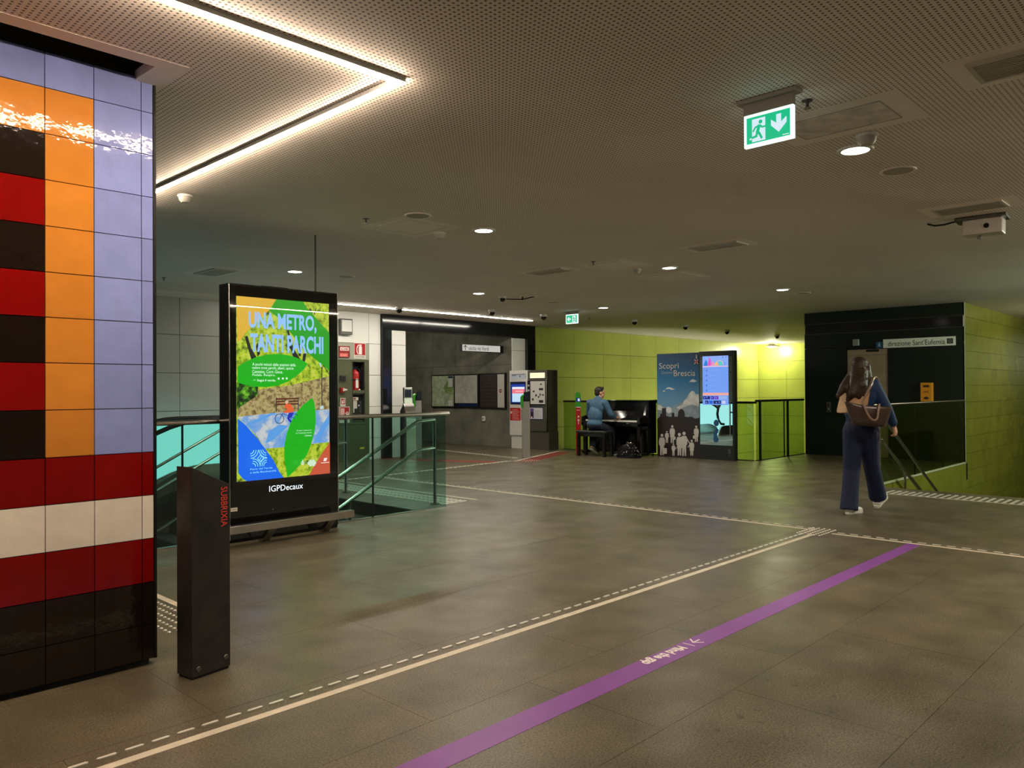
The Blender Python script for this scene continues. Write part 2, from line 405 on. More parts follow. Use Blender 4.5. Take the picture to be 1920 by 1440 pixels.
# ---- exit corridor: concrete wall on its right
wc = struct(MB().box(13.22, 13.5, YW + 0.3, 18, 0, H).box(13.22, 13.5, YW + .02, YW + .3, 0, 2.58).build('wall_corridor', M_JOINT))
YC = [12.72, 13.77, 14.68, 15.56, 16.5, 17.4, 18]
grid_wall(wc, 'concrete_panel', M_CONC, 'x', 13.2, YC, [0, 0.98, 1.95, H], gap=0.006)
we = struct(MB().box(9, 13.5, 18, 18.2, 0, H).box(9.2, 9.4, 13.0, 18, 0, H).build('wall_end', M_CONC))
# ---- green long wall and its short return at the far corner
wb = struct(MB().box(13.66, 25.9, YW + 0.02, YW + 0.3, -3, H).build('wall_back', M_JOINT))
XG = [13.95, 14.23] + [15.47 + 1.243 * k for k in range(0, 8)] + [25.6]
ZG = [-2.06, -1.44] + ZS
grid_wall(wb, 'panel', M_GPANEL, 'y', YW, XG, ZG)
wr = struct(MB().box(25.62, 25.9, 3.8, YW, -3, H).build('wall_far', M_JOINT))
grid_wall(wr, 'panel', M_GPANEL, 'x', 25.6, [12.7 - 1.0 * k for k in range(7, -1, -1)], ZG)
# ---- lift block: dark cladding facing the hall, olive tiled side along the stairs
XL = 15.77
wf = struct(MB().box(XL + 0.03, XL + 0.3, 3.90, 6.80, -3, H).box(XL + .3, 25.6, 3.90, 4.1, -3, H).box(XL + .3, 25.6, 6.6, 6.8, -3, H).build('wall_front', M_JOINT))
for a, b in [(3.88, 5.19), (5.95, 6.81)]: MB().box(XL, XL + 0.03, a, b, 0, 2.15).build('cladding_panel', M_LIFT, wf)
MB().box(XL, XL + 0.03, 3.88, 6.81, 2.156, 2.446).build('cladding_panel', M_LIFT, wf)
MB().box(XL + 0.025, XL + 0.03, 3.88, 6.81, 2.446, 2.652).build('recessed_band', M_BLACK, wf)
MB().box(XL, XL + 0.03, 3.88, 6.81, 2.652, H).build('cladding_panel', M_LIFT, wf)
for z in (2.446, 2.652): MB().box(XL - 0.004, XL + 0.03, 3.88, 6.81, z - 0.004, z + 0.004).build('band_edge', M_STEELD, wf)
MB().box(XL, XL + 0.03, 3.88, 6.81, -3, -0.0).build('cladding_panel', M_LIFT, wf)
wR = struct(MB().box(XL + 0.03, 27, 3.90, 4.0, -3, H).build('wall_right', M_JOINT))
XR = [XL + 0.012] + [XL + 0.95 * k for k in range(1, 11)]
grid_wall(wR, 'tile', M_OLIVE, 'y', 3.88, XR, [-1.40 + 0.31 * k for k in range(13)] + [2.63, H], gap=0.005)
MB().box(XL, XL + .012, 3.872, 3.9, -3, H).build('corner_trim', mat('pale_trim', (.5, .5, .4, 1), rough=.4), wR)
# ---- stairwell of the right stairs, the void and the left stairwell
st = struct(MB().box(11.15, XL - .001, 3.868, 4.1, -4, -0.02).build('trim_1', M_OLIVE))
struct(MB().box(11.15, 27, -0.1, 0.19, -4, -0.012).box(27, 27.2, -4, 13, -4, H).build('wall_stairs', M_OLIVE))
struct(MB().box(-5.2, -5, -4, 18, -4, H).box(-5, 27, -4.2, -4, -0.012, H).build('wall_near', mat('dim_hall', (.10, .095, .085, 1), rough=.7)))
struct(MB().box(5.62, 5.72, 6.86, 12.7, -4, -0.33).box(-5, 5.6, 6.72, 6.83, -4, -0.33).box(-5, 13.6, 6.86, 12.7, -4.1, -4).build('wall_stairwell', M_GREY))
struct(MB().box(13.62, 25.6, 6.84, 12.7, -3.1, -3).box(13.5, 13.61, 6.9, 12.7, -3, -.33).box(13.62, 15.8, 6.7, 6.83, -3, -.33).build('trim_2', M_GREY))

# ================================================================== LIGHT LINES
M_VLED = glow('warm_diffuser', (1.0, 0.78, 0.59, 1), E_V)
M_SLED = glow('white_diffuser', (1.0, 0.93, 0.80, 1), E_STRIP)
M_LENS = glow('lamp_lens', (1.0, 0.92, 0.78, 1), E_LENS)
M_ALU = mat('aluminium_profile', (0.5, 0.47, 0.43, 1), rough=0.4, metal=0.6)
def light_line(label, a, b, wd, m, group, prof=0.022):
    a, b = Vector(a), Vector(b); L = (b - a).length
    t = thing('light_line', label, 'light', (a.x, a.y, H), math.atan2(b.y - a.y, b.x - a.x), group)
    MB().box(0, L, -wd / 2 - 0.007, wd / 2 + 0.007, -prof, -0.001).build('profile', M_WHITE, t)
    MB().box(0, L, -wd / 2, wd / 2, -prof - 0.007, -prof).build('diffuser', m, t)
light_line('warm light line running from the pillar side to the pointed corner near the camera', (-2.5, 3.04), (2.397, 3.04), 0.028, M_VLED, 'warm light lines forming a V on the ceiling')
light_line('warm light line running back from the pointed corner past the tiled pillar', (2.375, 3.06), (2.375, 6.6), 0.028, M_VLED, 'warm light lines forming a V on the ceiling')
light_line('longer white light line in front of the white panels', (6.3, 11.62), (11.19, 11.62), 0.06, M_SLED, 'white light lines along the back wall', .012)
light_line('shorter white light line in front of the portal', (11.27, 11.62), (12.70, 11.62), 0.06, M_SLED, 'white light lines along the back wall', .012)

light_line('warm light line above the right side of the hall outside the picture', (5.6, 0.15), (9.2, 0.15), 0.028, M_VLED, 'warm light lines on the ceiling')
# ---- recessed downlights
def downlight(x, y, label, lit=True, r=0.085):
    t = thing('downlight' if lit else 'ceiling_speaker', label, 'light' if lit else 'speaker', (x, y, H), 0, 'recessed ceiling downlights' if lit else 'round ceiling speakers')
    if lit:
        MB().lathe([(r, -0.012), (r + 0.022, -0.012), (r + 0.026, -0.004), (r + 0.026, 0.0), (r, 0.0)], 28, cap=False).build('trim_ring', M_WHITE, t, smooth=True)
        MB().lathe([(0.001, -0.011), (r, -0.011), (r, -0.006), (0.001, -0.006)], 28).build('lens', M_LENS, t)
        spot('lamp', (0, 0, -0.03), P_DOWN, (1.0, 0.90, 0.74), t, 150, 0.8, 0.08)
    else:
        MB().lathe([(r + .012, -0.004), (r + 0.03, -0.008), (r + 0.035, 0.0), (r + .012, 0)], 28, cap=False).build('trim_ring', M_CEILP, t, smooth=True)
        MB().lathe([(0.001, -0.006), (r + .012, -0.006), (r + .012, 0), (0.001, 0)], 28).build('grille', mat('speaker_mesh', (.36, .33, .27, 1), rough=.7), t)
for x, y, l in [(5.15, 1.88, 'lit downlight in front of the smoke detector near the large exit sign'), (5.20, 5.37, 'lit downlight just right of the plain ceiling hatch and its detector'),
                (5.26, 8.90, 'lit downlight above the advertising totem'), (8.52, 8.92, 'lit downlight beside the small ceiling camera bracket over the portal side'),
                (11.72, 8.90, 'lit downlight above the small far exit sign'), (8.47, 5.39, 'lit downlight right of the middle ceiling hatch'),
                (11.62, 5.36, 'lit downlight nearest the dark lift block')]:
    downlight(x, y, l)
for x, y, l in [(5.87, 1.85, 'round unlit ceiling speaker behind the lit downlight near the large exit sign'), (4.36, 5.33, 'round unlit ceiling speaker behind the plain ceiling hatch'),
                (6.0, 8.85, 'round unlit ceiling speaker right above the advertising totem'), (10.36, 8.95, 'round unlit ceiling speaker beside the camera bracket'),
                (12.32, 5.34, 'round unlit ceiling speaker by the dark lift block')]:
    downlight(x, y, l, False)
# lamps of the same kind outside the frame
for x, y in [(1.6, -1.7), (5.1, -1.7), (8.4, -1.7)]:
    spot('lamp', (x, y, H - 0.03), P_DOWN * 0.8, (1.0, 0.90, 0.74), None, 150, 0.8, 0.08)
def bulb(name, loc, watts, col, r=.06):
    l = bpy.data.lights.new(name, 'POINT'); l.energy = watts; l.color = col; l.shadow_soft_size = r
    o = bpy.data.objects.new(name, l); COL.objects.link(o); o.location = loc; return o
bulb('stairs_lamp', (18.2, 1.7, 2.55), 80, (1.0, 0.95, 0.68))
bulb('stairs_lamp', (13.6, -0.4, 2.6), 400, (0.84, 1.0, 0.76))
for x in (17.4, 20.4, 23.2): spot('lower_level_lamp', (x, 9.0, -1.4), 420, (1.0, 0.97, 0.80), None, 95, .9, .15, aim=(x + .6, YW, 0.5))
bulb('corridor_fill', (10.7, 15.2, H - 0.25), 45, (1.0, 0.95, 0.82))  # unseen fill light added to brighten the concrete corridor wall
# ---- bracket lamp in the green corner
cl = thing('corner_lamp', 'bright lamp on a short arm in the far green corner under the ceiling', 'lamp', (25.6, 11.95, 2.80))
MB().tube([(0, 0, 0), (-0.25, 0, 0.0), (-0.45, 0, -0.02)], 0.02, 8).build('arm', M_STEELD, cl)
MB().lathe([(0.03, 0.06), (0.10, 0.05), (0.16, 0.0), (0.17, -0.04), (0.155, -0.04), (0.03, 0.04)], 20, (-0.55, 0, 0)).build('shade', M_WHITE, cl, smooth=True)
MB().ell((-0.55, 0, -0.03), (0.12, 0.12, 0.04)).build('bulb', glow('corner_bulb', (1, .93, .6, 1), 40), cl, smooth=True)
lp = bpy.data.lights.new('lamp', 'POINT'); lp.energy = P_CORNER; lp.color = (1.0, 0.95, 0.70); lp.shadow_soft_size = 0.10
lo = bpy.data.objects.new('lamp', lp); COL.objects.link(lo); lo.location = (-0.55, 0, -0.16); lo.parent = cl

# ================================================================== TILED PILLAR
YP = 3.984
pil = thing('tiled_pillar', 'square pillar clad in orange, violet, red, white and brown glazed tiles', 'pillar', (0.4, YP, 0))
def glaze(n, c, r): return mat('glaze_' + n, rgb(*c), rough=0.07, rnd=0.08, var=0.06, vscale=9, bump=0.22, bscale=16, spec=0.5)
GL = {'v': glaze('violet', (134, 146, 204), 0), 'o': glaze('orange', (202, 130, 50), 0), 'r': glaze('red', (124, 9, 7), 0),
      'b': glaze('brown', (28, 19, 14), 0), 'w': glaze('white', (238, 230, 216), 0)}
MB().box(0, 1.165, 0.012, 0.9, 0.03, H + 0.35).build('core', M_JOINT, pil)
MB().box(0, 1.15, 0.03, 0.9, 0, 0.03).build('plinth', M_JOINT, pil)
MB().box(1.165, 1.178, -0.002, 0.9, 0.03, H + 0.02).build('edge_trim', M_BLACKM, pil)
rows = [0.03, 0.204, 0.41, 0.626, 0.84, 1.054] + [1.054 + 0.2105 * k for k in range(1, 8)] + [2.735, 2.905]
rows = [0.03, 0.204, 0.41, 0.626, 0.84, 1.054, 1.271, 1.486, 1.694, 1.90, 2.11, 2.32, 2.53, 2.74, 2.905]
cols = [0.665, 0.876, 1.084, 1.291, 1.508, 1.564]
cols = [0.41] + cols
pat = {0: 'bbbbbb', 1: 'bbbbbb', 2: 'rrrrrr', 3: 'wwwwww', 4: 'rrrrrr', 5: 'obbovv', 6: 'brrovv', 7: 'obbovv', 8: 'brrovv', 9: 'obbovv', 10: 'brrovv', 11: 'obbovv', 12: 'ooovvv', 13: 'vvvvvv'}
pat[12] = 'oooovv'
pat = {k: (v[0] + v[1] + v[2] + v[3] + v[4] + v[5]) for k, v in pat.items()}
for r_ in range(14):
    for c_ in range(6):
        boxobj('tile', cols[c_] - 0.4 + .002, cols[c_ + 1] - 0.4 - .002, 0, 0.012, rows[r_] + .002, rows[r_ + 1] - .002, GL[pat[r_][c_]], pil)

# ================================================================== STEEL TOTEM WITH RED LETTERING
bt = thing('sign_bollard', 'dark steel signpost with slanted top and red vertical lettering beside the tiled pillar', 'bollard', (1.593, 3.619, 0), radians(10))
M_BSTEEL = mat('blackened_steel', (0.024, 0.020, 0.017, 1), rough=0.45, metal=0.1, var=0.5, vscale=9, spec=0.35)
Wb, Db = 0.209, 0.118
MB().add([(0, 0, 0.012), (Wb, 0, 0.012), (Wb, Db, 0.012), (0, Db, 0.012), (0, 0, 0.998), (Wb, 0, 0.897), (Wb, Db, 0.897), (0, Db, 0.998)],
         [(0, 3, 2, 1), (4, 5, 6, 7), (0, 1, 5, 4), (1, 2, 6, 5), (2, 3, 7, 6), (3, 0, 4, 7)]).build('body', M_BSTEEL, bt, bevel=0.002)
MB().box(0.006, Wb - .006, 0.006, Db - .006, 0, 0.012).build('foot', M_BLACKM, bt)
vs_, fs = glyphs('SUBBRIXIA', .0)
ax, bx = min(v[0] for v in vs_), max(v[0] for v in vs_); az, bz = min(v[1] for v in vs_), max(v[1] for v in vs_)
lm = MB(); lm.add([(0.158 + (v[1] - az) / (bz - az) * 0.036, -0.0012, 0.888 - (v[0] - ax) / (bx - ax) * 0.192) for v in vs_], fs)
lm.build('lettering', mat('red_print', rgb(246, 62, 44), rough=0.6), bt, label='red lettering reading downwards')
for x, z in [(0.035, 0.045), (0.185, 0.06)]:
    MB().lathe([(0.001, -.004), (0.011, -.004), (0.013, 0), (0.001, 0)], 12).build('bolt', mat('worn_steel', (.12, .11, .1, 1), rough=.5, metal=.6), bt, loc=(x, 0, z)).rotation_euler = (-pi / 2, 0, 0)

# ================================================================== DIGITAL ADVERTISING TOTEM
kx0, kx1, ky, kz = 3.247, 4.38, 6.61, 2.318
kio = thing('advertising_totem', 'tall black digital advertising totem showing a green park poster', 'advertising totem', (kx0, ky, 0))
KW = kx1 - kx0
MB().box(0, KW, 0.004, 0.185, 0.03, kz).build('housing', M_BLACK, kio, bevel=0.004)
MB().box(0.0, KW, 0.02, 0.17, 0, 0.03).build('base', M_BLACKM, kio)
for x in (0, KW - 0.01): MB().box(x, x + 0.01, -0.004, 0.012, 0.03, kz).build('edge_strip', M_STEEL, kio, bevel=.002)
MB().box(0.012, KW - 0.012, -0.002, 0.006, 0.50, kz - 0.012).build('front_glass', mat('black_front_glass', (0.004, 0.004, 0.004, 1), rough=0.03), kio)
MB().box(0.012, KW - 0.012, -0.002, 0.006, 0.245, 0.492).build('lower_door', M_BLACK, kio)
MB().box(0.012, KW - 0.012, 0.0, 0.006, 0.04, 0.238).build('kick_panel', M_BLACK, kio)
MB().tube([(0.945, 0.10, kz), (0.945, 0.10, H)], 0.009, 8).build('cable_conduit', M_STEELD, kio)
MB().box(0.35, 0.62, 0.06, 0.14, kz, kz + 0.012).build('vent_cap', M_BLACKM, kio)
a = Art(glow=0.9); a.text((235, 250, 255), 'IGPDecaux', 0.385, 0.735, 0.425, 0.480, 0, g=1.4); a.build('lettering', kio, (0, -0.003, 0), 'white backlit brand lettering')
a = Art(); a.rect((205, 198, 185), 0.012, 0.075, 0.285, 0.318).rect((120, 110, 100), 0.022, 0.065, 0.298, 0.303); a.build('sticker', kio, (0, -0.003, 0))
MB().lathe([(0.001, -.004), (0.006, -.004), (0.006, 0), (0.001, 0)], 10).build('lock', M_STEEL, kio, loc=(0.42, -0.002, 0.262)).rotation_euler = (-pi / 2, 0, 0)
# the lit screen; its picture is drawn in the picture's own units: u 0..660, v 0..1270 downwards
sx0, sx1, sz0, sz1 = 3.315 - kx0, 4.275 - kx0, 0.545, 2.205
scr = MB().box(sx0, sx1, -0.0045, -0.002, sz0, sz1).build('screen', mat('screen_glass', (0.01, 0.01, 0.01, 1), rough=0.06), kio)
def S(u, v): return (sx0 + u / 660 * (sx1 - sx0), sz1 - v / 1280 * (sz1 - sz0))
def P6(pts):   # marks measured on a 7.2x enlargement of the upper half
    o = []
    for a_, b_ in pts:
        u = (a_ - 88) / 1250; t = 85 + 110 * u; o.append(S(max(0, min(660, u * 660)), max(0, min(1280, (b_ - t) / 2480 * 1280 * (1 + 0.075 * u)))))
    return o
def P7(pts):   # the same for the lower half (1296 px further down)
    return P6([(a_, b_ + 1296) for a_, b_ in pts])
art = Art(glow=1.0)
F1 = foliage('poster_foliage', [(0.34, rgb(30, 44, 10)), (0.42, rgb(110, 146, 22)), (0.52, rgb(182, 204, 36)), (0.62, rgb(206, 214, 90)), (0.72, rgb(150, 140, 60))], 17, 1.0)
F2 = foliage('poster_path', [(0.34, rgb(84, 150, 225)), (0.48, rgb(130, 170, 220)), (0.55, rgb(196, 200, 206)), (0.7, rgb(214, 214, 214))], 7, 1.0)
F3 = foliage('poster_ground', [(0.36, rgb(60, 50, 40)), (0.46, rgb(140, 120, 70)), (0.55, rgb(190, 170, 120)), (0.64, rgb(150, 160, 50))], 19, 1.0)
F4 = foliage('poster_dark_leaves', [(0.40, rgb(6, 12, 4)), (0.48, rgb(20, 60, 8)), (0.58, rgb(90, 170, 30)), (0.7, rgb(170, 210, 60))], 16, 1.0)
art.poly(F1, [S(0, 0), S(660, 0), S(660, 1280), S(0, 1280)][::-1])
art.poly(F3, P6([(100, 1420), (420, 1330), (800, 1290), (1340, 1180), (1340, 1650), (700, 1650), (100, 1700)]))
art.poly(F4, P6([(90, 1240), (360, 1300), (350, 1420), (230, 1500), (90, 1600)]))
art.poly(F2, P7([(100, 405), (560, 362), (1345, 335), (1345, 780), (700, 825), (450, 838), (320, 640)]))
art.poly((92, 160, 232), P7([(205, 505), (520, 362), (590, 365), (380, 470), (230, 525)]))
art.poly((92, 160, 232), P7([(450, 770), (500, 600), (640, 520), (760, 540), (650, 640), (560, 720)]))
art.poly((92, 160, 232), P7([(1100, 780), (1200, 590), (1345, 400), (1345, 520), (1220, 690), (1200, 775)]))
art.poly((18, 22, 20), P6([(190, 630), (225, 615), (270, 780), (335, 900), (330, 960), (275, 945), (235, 800)]))
for q in ([(740, 545), (765, 545), (860, 930), (825, 930)], [(770, 780), (800, 740), (925, 950), (880, 950)], [(960, 870), (1010, 850), (985, 980), (950, 980)], [(880, 690), (905, 690), (930, 900), (900, 900)],
          [(330, 760), (350, 700), (385, 860), (350, 900)], [(1045, 260), (1065, 250), (1100, 320), (1080, 330)], [(1110, 340), (1140, 250), (1150, 260), (1125, 345)]):
    art.poly((20, 26, 26), P6(q))
art.poly((226, 178, 52), P6([(88, 85), (597, 128), (500, 280), (350, 420), (215, 560), (150, 660), (100, 700)]))
art.poly((10, 160, 12), P6([(597, 128), (965, 160), (1000, 230), (1060, 290), (1130, 370), (1240, 490), (1338, 590), (1342, 1105), (1240, 1030), (1100, 920), (940, 780), (850, 660), (770, 560), (680, 450), (600, 360), (500, 280), (545, 215)]))
art.poly((10, 178, 16), P6([(98, 1030), (200, 965), (330, 905), (470, 872), (600, 865), (760, 885), (880, 925), (960, 965), (1025, 1005), (960, 1090), (860, 1170), (740, 1245), (600, 1295), (460, 1308), (300, 1300), (180, 1270), (98, 1240)][::-1]))
art.poly((0, 104, 244), P7([(100, 425), (200, 520), (320, 670), (430, 820), (540, 980), (630, 1160), (685, 1265), (210, 1310), (160, 1230), (103, 1150)]))
art.poly((10, 178, 16), P7([(1090, 175), (1050, 195), (950, 270), (860, 370), (780, 500), (730, 640), (700, 780), (692, 900), (700, 1020), (722, 1150), (735, 1235), (800, 1180), (900, 1085), (1000, 950), (1060, 820), (1110, 660), (1135, 500), (1130, 340), (1112, 230)]))
art.poly((205, 86, 58), P7([(1348, 780), (1348, 1205), (1035, 1230), (1110, 1090), (1230, 920)]))
# bench, lamp post, cyclist
for i in range(3): art.poly((96, 40, 26), P7([(583, 165 + i * 36), (893, 165 + i * 36), (893, 185 + i * 36), (583, 187 + i * 36)]))
art.line((40, 40, 60), P7([(590, 160), (590, 345)]), 0.008); art.line((40, 40, 60), P7([(886, 165), (886, 340)]), 0.008)
art.line((30, 34, 34), P6([(1222, 1080), (1222, 1580)]), 0.010); art.line((30, 34, 34), P6([(1222, 1085), (1190, 1010)]), 0.009); art.line((30, 34, 34), P6([(1222, 1085), (1245, 1030), (1340, 1170)]), 0.008)
art.poly((190, 220, 230), P6([(1180, 1000), (1210, 995), (1215, 1050), (1195, 1050)])); art.poly((190, 220, 230), P7([(1195, 290), (1240, 280), (1245, 325), (1190, 330)]))
cx, cz = P7([(625, 440)])[0]; art.ring((24, 30, 60), cx, cz, 0.044, 0.006, 20)
cx, cz = P7([(825, 440)])[0]; art.ring((24, 60, 150), cx, cz, 0.042, 0.006, 20, 0.6, 3.4)
art.line((20, 40, 140), P7([(625, 440), (660, 370), (760, 420), (825, 440)]), 0.006)
art.poly((226, 92, 46), P7([(700, 245), (760, 245), (808, 310), (805, 355), (740, 365), (660, 365), (720, 310), (680, 290)]))
art.poly((16, 40, 170), P7([(740, 365), (808, 358), (790, 410), (750, 440), (780, 480), (760, 500), (715, 440)]))
art.disc((226, 170, 140), *P7([(712, 222)])[0], 0.016); art.poly((200, 180, 150), P7([(685, 215), (705, 195), (740, 205), (735, 222)]))
# words
LB = (140, 190, 250)
def T(body, x0, y0, x1, y1, c=LB, bold=0.0):      # x0,y0 lower left and x1,y1 upper right on the enlargement
    (ax_, az_), (bx_, bz_) = P6([(x0, y0), (x1, y1)]); art.text(c, body, ax_, bx_, az_, bz_, bold)
T('UNA METRO,', 222, 548, 1130, 362, bold=.032); T('TANTI PARCHI', 240, 835, 1228, 645, bold=.032)
WH = (225, 255, 235)
for i, (t_, x1, sy) in enumerate([('A pochi minuti dalle stazioni della', 835, 1030), ('metro trovi parchi, alberi, specie', 805, 1075), ('Cammina. Corri. Gioca.', 660, 1118), ('Pedala. Respira.', 560, 1165)]):
    T(t_, 265, sy, x1, sy - 30, WH)
T('\u2192 Segui il verde.', 275, 1238, 565, 1205, WH, .01)
for x in (592, 648, 700): art.rect(WH, *[P6([(x, 1210)])[0][0], P6([(x + 22, 1210)])[0][0]], P6([(x, 1210)])[0][1], P6([(x, 1185)])[0][1])
T('Piano del Verde', 232, 1296 + 1115, 515, 1296 + 1080, (150, 235, 255)); T('e della Biodiversit\u00e0', 232, 1296 + 1160, 565, 1296 + 1120, (150, 235, 255))
for i, t_ in enumerate(['Scopri i percorsi', 'di Trekking Verde', 'Urbano']): T(t_, (845, 830, 955)[i], 1296 + 620 + 35 * i, 1050, 1296 + 597 + 35 * i, WH)
# the knot emblem of arcs
ex, ez = P7([(328, 955)])[0]; q = 0.072
CY = (150, 240, 255)
for dx, dz, a0 in [(-q, q, -pi / 2), (q, q, pi), (q, -q, pi / 2), (-q, -q, 0)]:
    for rr in (0.03, 0.05, 0.07): art.ring(CY, ex + dx, ez + dz, rr, 0.006, 10, a0, a0 + pi / 2)
art.line(CY, [(ex - .03, ez), (ex, ez + .03), (ex + .03, ez), (ex, ez - .03), (ex - .03, ez)], 0.006); art.line(CY, [(ex - .008, ez - .012), (ex + .008, ez + .012)], .006)
lx, lz = P7([(880, 1040)])[0]; art.ring(WH, lx, lz, .014, .005, 10); art.line(WH, [(lx, lz - .012), (lx, lz + .03)], .006)
lx, lz = P7([(1008, 1045)])[0]
for dx, dz in [(0, 0), (-.03, 0), (.03, 0), (-.015, .015), (.015, .015), (-.015, -.015), (.018, -.015)]: art.disc((205, 230, 200), lx + dx, lz + dz, .018, 10)
lx, lz = P7([(1195, 1010)])[0]; art.poly((250, 235, 230), [(lx - .02, lz - .012), (lx + .012, lz - .012), (lx + .024, lz + .018), (lx - .01, lz + .018)]); art.rect((250, 235, 230), lx - .045, lx + .045, lz - .03, lz - .024)
art.build('artwork', scr, (0, -0.0047, 0))
MB().box(0.012, KW - 0.012, -0.034, -0.030, 0.50, kz - 0.012).build('protective_glass', glass('clear_pane', (.97, .98, .97, 1)), kio)
# ---- steel bumper rail in front of it
br = thing('bumper_rail', 'brushed steel bumper rail low in front of the advertising totem', 'rail', (3.1, 6.40, 0))
MB().box(0, 1.30, -0.035, 0.035, 0.125, 0.195).build('bar', M_STEEL, br, bevel=0.004)
for x in (0.40, 1.02):
    MB().prism([(0.005, 0.128), (-0.03, 0.128), (0.10, 0.0), (0.17, 0.0)], x, x + 0.075, 'x').build('bracket', M_STEEL, br)

# ================================================================== GLASS BALUSTRADES AND STAIRS
def balustrade(name, label, a, b, joints, top=1.103, base_m=M_STEEL, gm=M_GLASS, foot=-0.012, chan=0.10, railr=0.022, group=None, rail_over=0.05, rm=M_STEEL):
    a, b = Vector(a), Vector(b); d = b - a; L = d.length
    t = thing(name, label, 'balustrade', (a.x, a.y, 0), math.atan2(d.y, d.x), group)
    js = [0] + joints + [L]
    for p, q in zip(js[:-1], js[1:]): MB().box(p + 0.006, q - 0.006, -0.009, 0.009, foot + .01, top - 0.03).build('glass_pane', gm, t)
    for p in joints: MB().box(p - 0.006, p + 0.006, -0.010, 0.010, foot + .01, top - 0.03).build('joint_seal', M_BLACKM, t)
    MB().tube([(0, 0, top - railr), (L + rail_over, 0, top - railr)], railr, 14).build('top_rail', rm, t, smooth=True)
    MB().box(0, L, -0.022, 0.022, foot - chan, foot + 0.024).build('base_channel', base_m, t)
    return t
balustrade('glass_balustrade', 'green tinted glass balustrade with steel top rail beside the left stairs', (-1.0, 6.838), (5.985, 6.838), [1.88, 2.91, 3.93, 4.94, 5.96])
E_ = M_STEELD
balustrade('glass_balustrade', 'glass balustrade with dark rail behind the piano and the city totem', (13.64, 11.5), (13.64, 6.87), [1.0, 2.0, 3.0, 4.0], gm=M_GLASSC, top=1.11, rm=M_BLACKM, base_m=M_BLACKM)
t = balustrade('glass_balustrade', 'glass balustrade with dark posts between city totem and lift block', (13.67, 6.84), (15.76, 6.84), [1.18], gm=M_GLASSC, top=1.14, rm=M_BLACKM, rail_over=0.0, base_m=M_BLACKM)
for p in (0.10, 1.28): MB().box(p - .018, p + .018, -.045, -.012, 0, 1.10).build('post', M_BLACKM, t)
balustrade('glass_balustrade', 'glass balustrade with shining top rail beside the right stairs', (11.2, 3.885), (15.70, 3.885), [1.77, 3.2, 4.25], gm=M_GLASSC, top=1.13, railr=.02, chan=0.0, base_m=mat('pale_edge', (.6, .6, .45, 1), rough=.3))

def handrail(label, x0, y, sgn, bend, lift=1.0, length=2.9, post=True, slope=0.518, ztop=1.0):
    """two steel rails, level at the top and then down along the stairs; sgn is the direction of descent along X"""
    t = thing('stair_handrail', label, 'handrail', (x0, y, 0))
    for z in (ztop, ztop - 0.335):
        p = [(0, 0, z), (sgn * bend * .8, 0, z - .012), (sgn * bend, 0, z - 0.03)] if True else 0
        p += [(sgn * (bend + length), 0, z - 0.03 - slope * length)]
        MB().tube(p, 0.021, 12).build('upper_rail' if z == ztop else 'lower_rail', M_STEEL, t, smooth=True)
    if post:
        MB().tube([(0, 0, 0.012), (0, 0, ztop + .005)], 0.021, 12).build('post', M_STEEL, t, smooth=True)
        MB().lathe([(0.001, 0), (0.055, 0), (0.055, 0.012), (0.001, 0.014)], 20).build('foot_plate', M_STEEL, t)
    for k in (0.9, 1.9): 
        xx = sgn * (bend + k); zz = ztop - .03 - slope * k
        MB().tube([(xx, 0, zz - .335), (xx, 0, zz - 1.05)], .016, 8).build('baluster', M_STEEL, t, smooth=True)
    return t
handrail('twin steel handrail of the left stairs nearest the glass balustrade', 6.045, 7.10, -1, 0.30, length=3.2)
handrail('twin steel handrail in the middle of the left stairs', 5.97, 8.83, -1, 0.22, length=3.2)
handrail('twin steel handrail on the escalator side of the left stairs', 5.95, 11.22, -1, 0.20, length=3.6)
handrail('twin steel handrail going down the right stairs along the glass', 10.95, 3.72, 1, 0.12, length=3.6, ztop=0.99)

def stairs(label, x0, sgn, y0, y1, n, m):
    t = thing('stairs', label, 'stairs', (x0, y0, 0))
    for k in range(n):
        z = -0.165 * (k + 1); MB().box(min(sgn * 0.31 * k, sgn * 0.31 * (k + 1)), max(sgn * 0.31 * k, sgn * 0.31 * (k + 1)), 0, y1 - y0, z - 0.2, z).build('step', m, t)
        MB().box(min(sgn * (0.31 * k + .262), sgn * (0.31 * k + .302)), max(sgn * (0.31 * k + .262), sgn * (0.31 * k + .302)), 0, y1 - y0, z - .001, z + 0.002).build('nosing', M_STEELD, t)
    return t
M_STEP = mat('dark_step_stone', (0.05, 0.048, 0.04, 1), rough=0.5, var=.15)
stairs('wide dark stone stairs going down behind the left glass balustrade', 5.6, -1, 6.86, 11.33, 20, M_STEP)
stairs('dark stone stairs going down beside the olive tiled wall', 11.16, 1, 0.2, 3.86, 20, M_STEP)

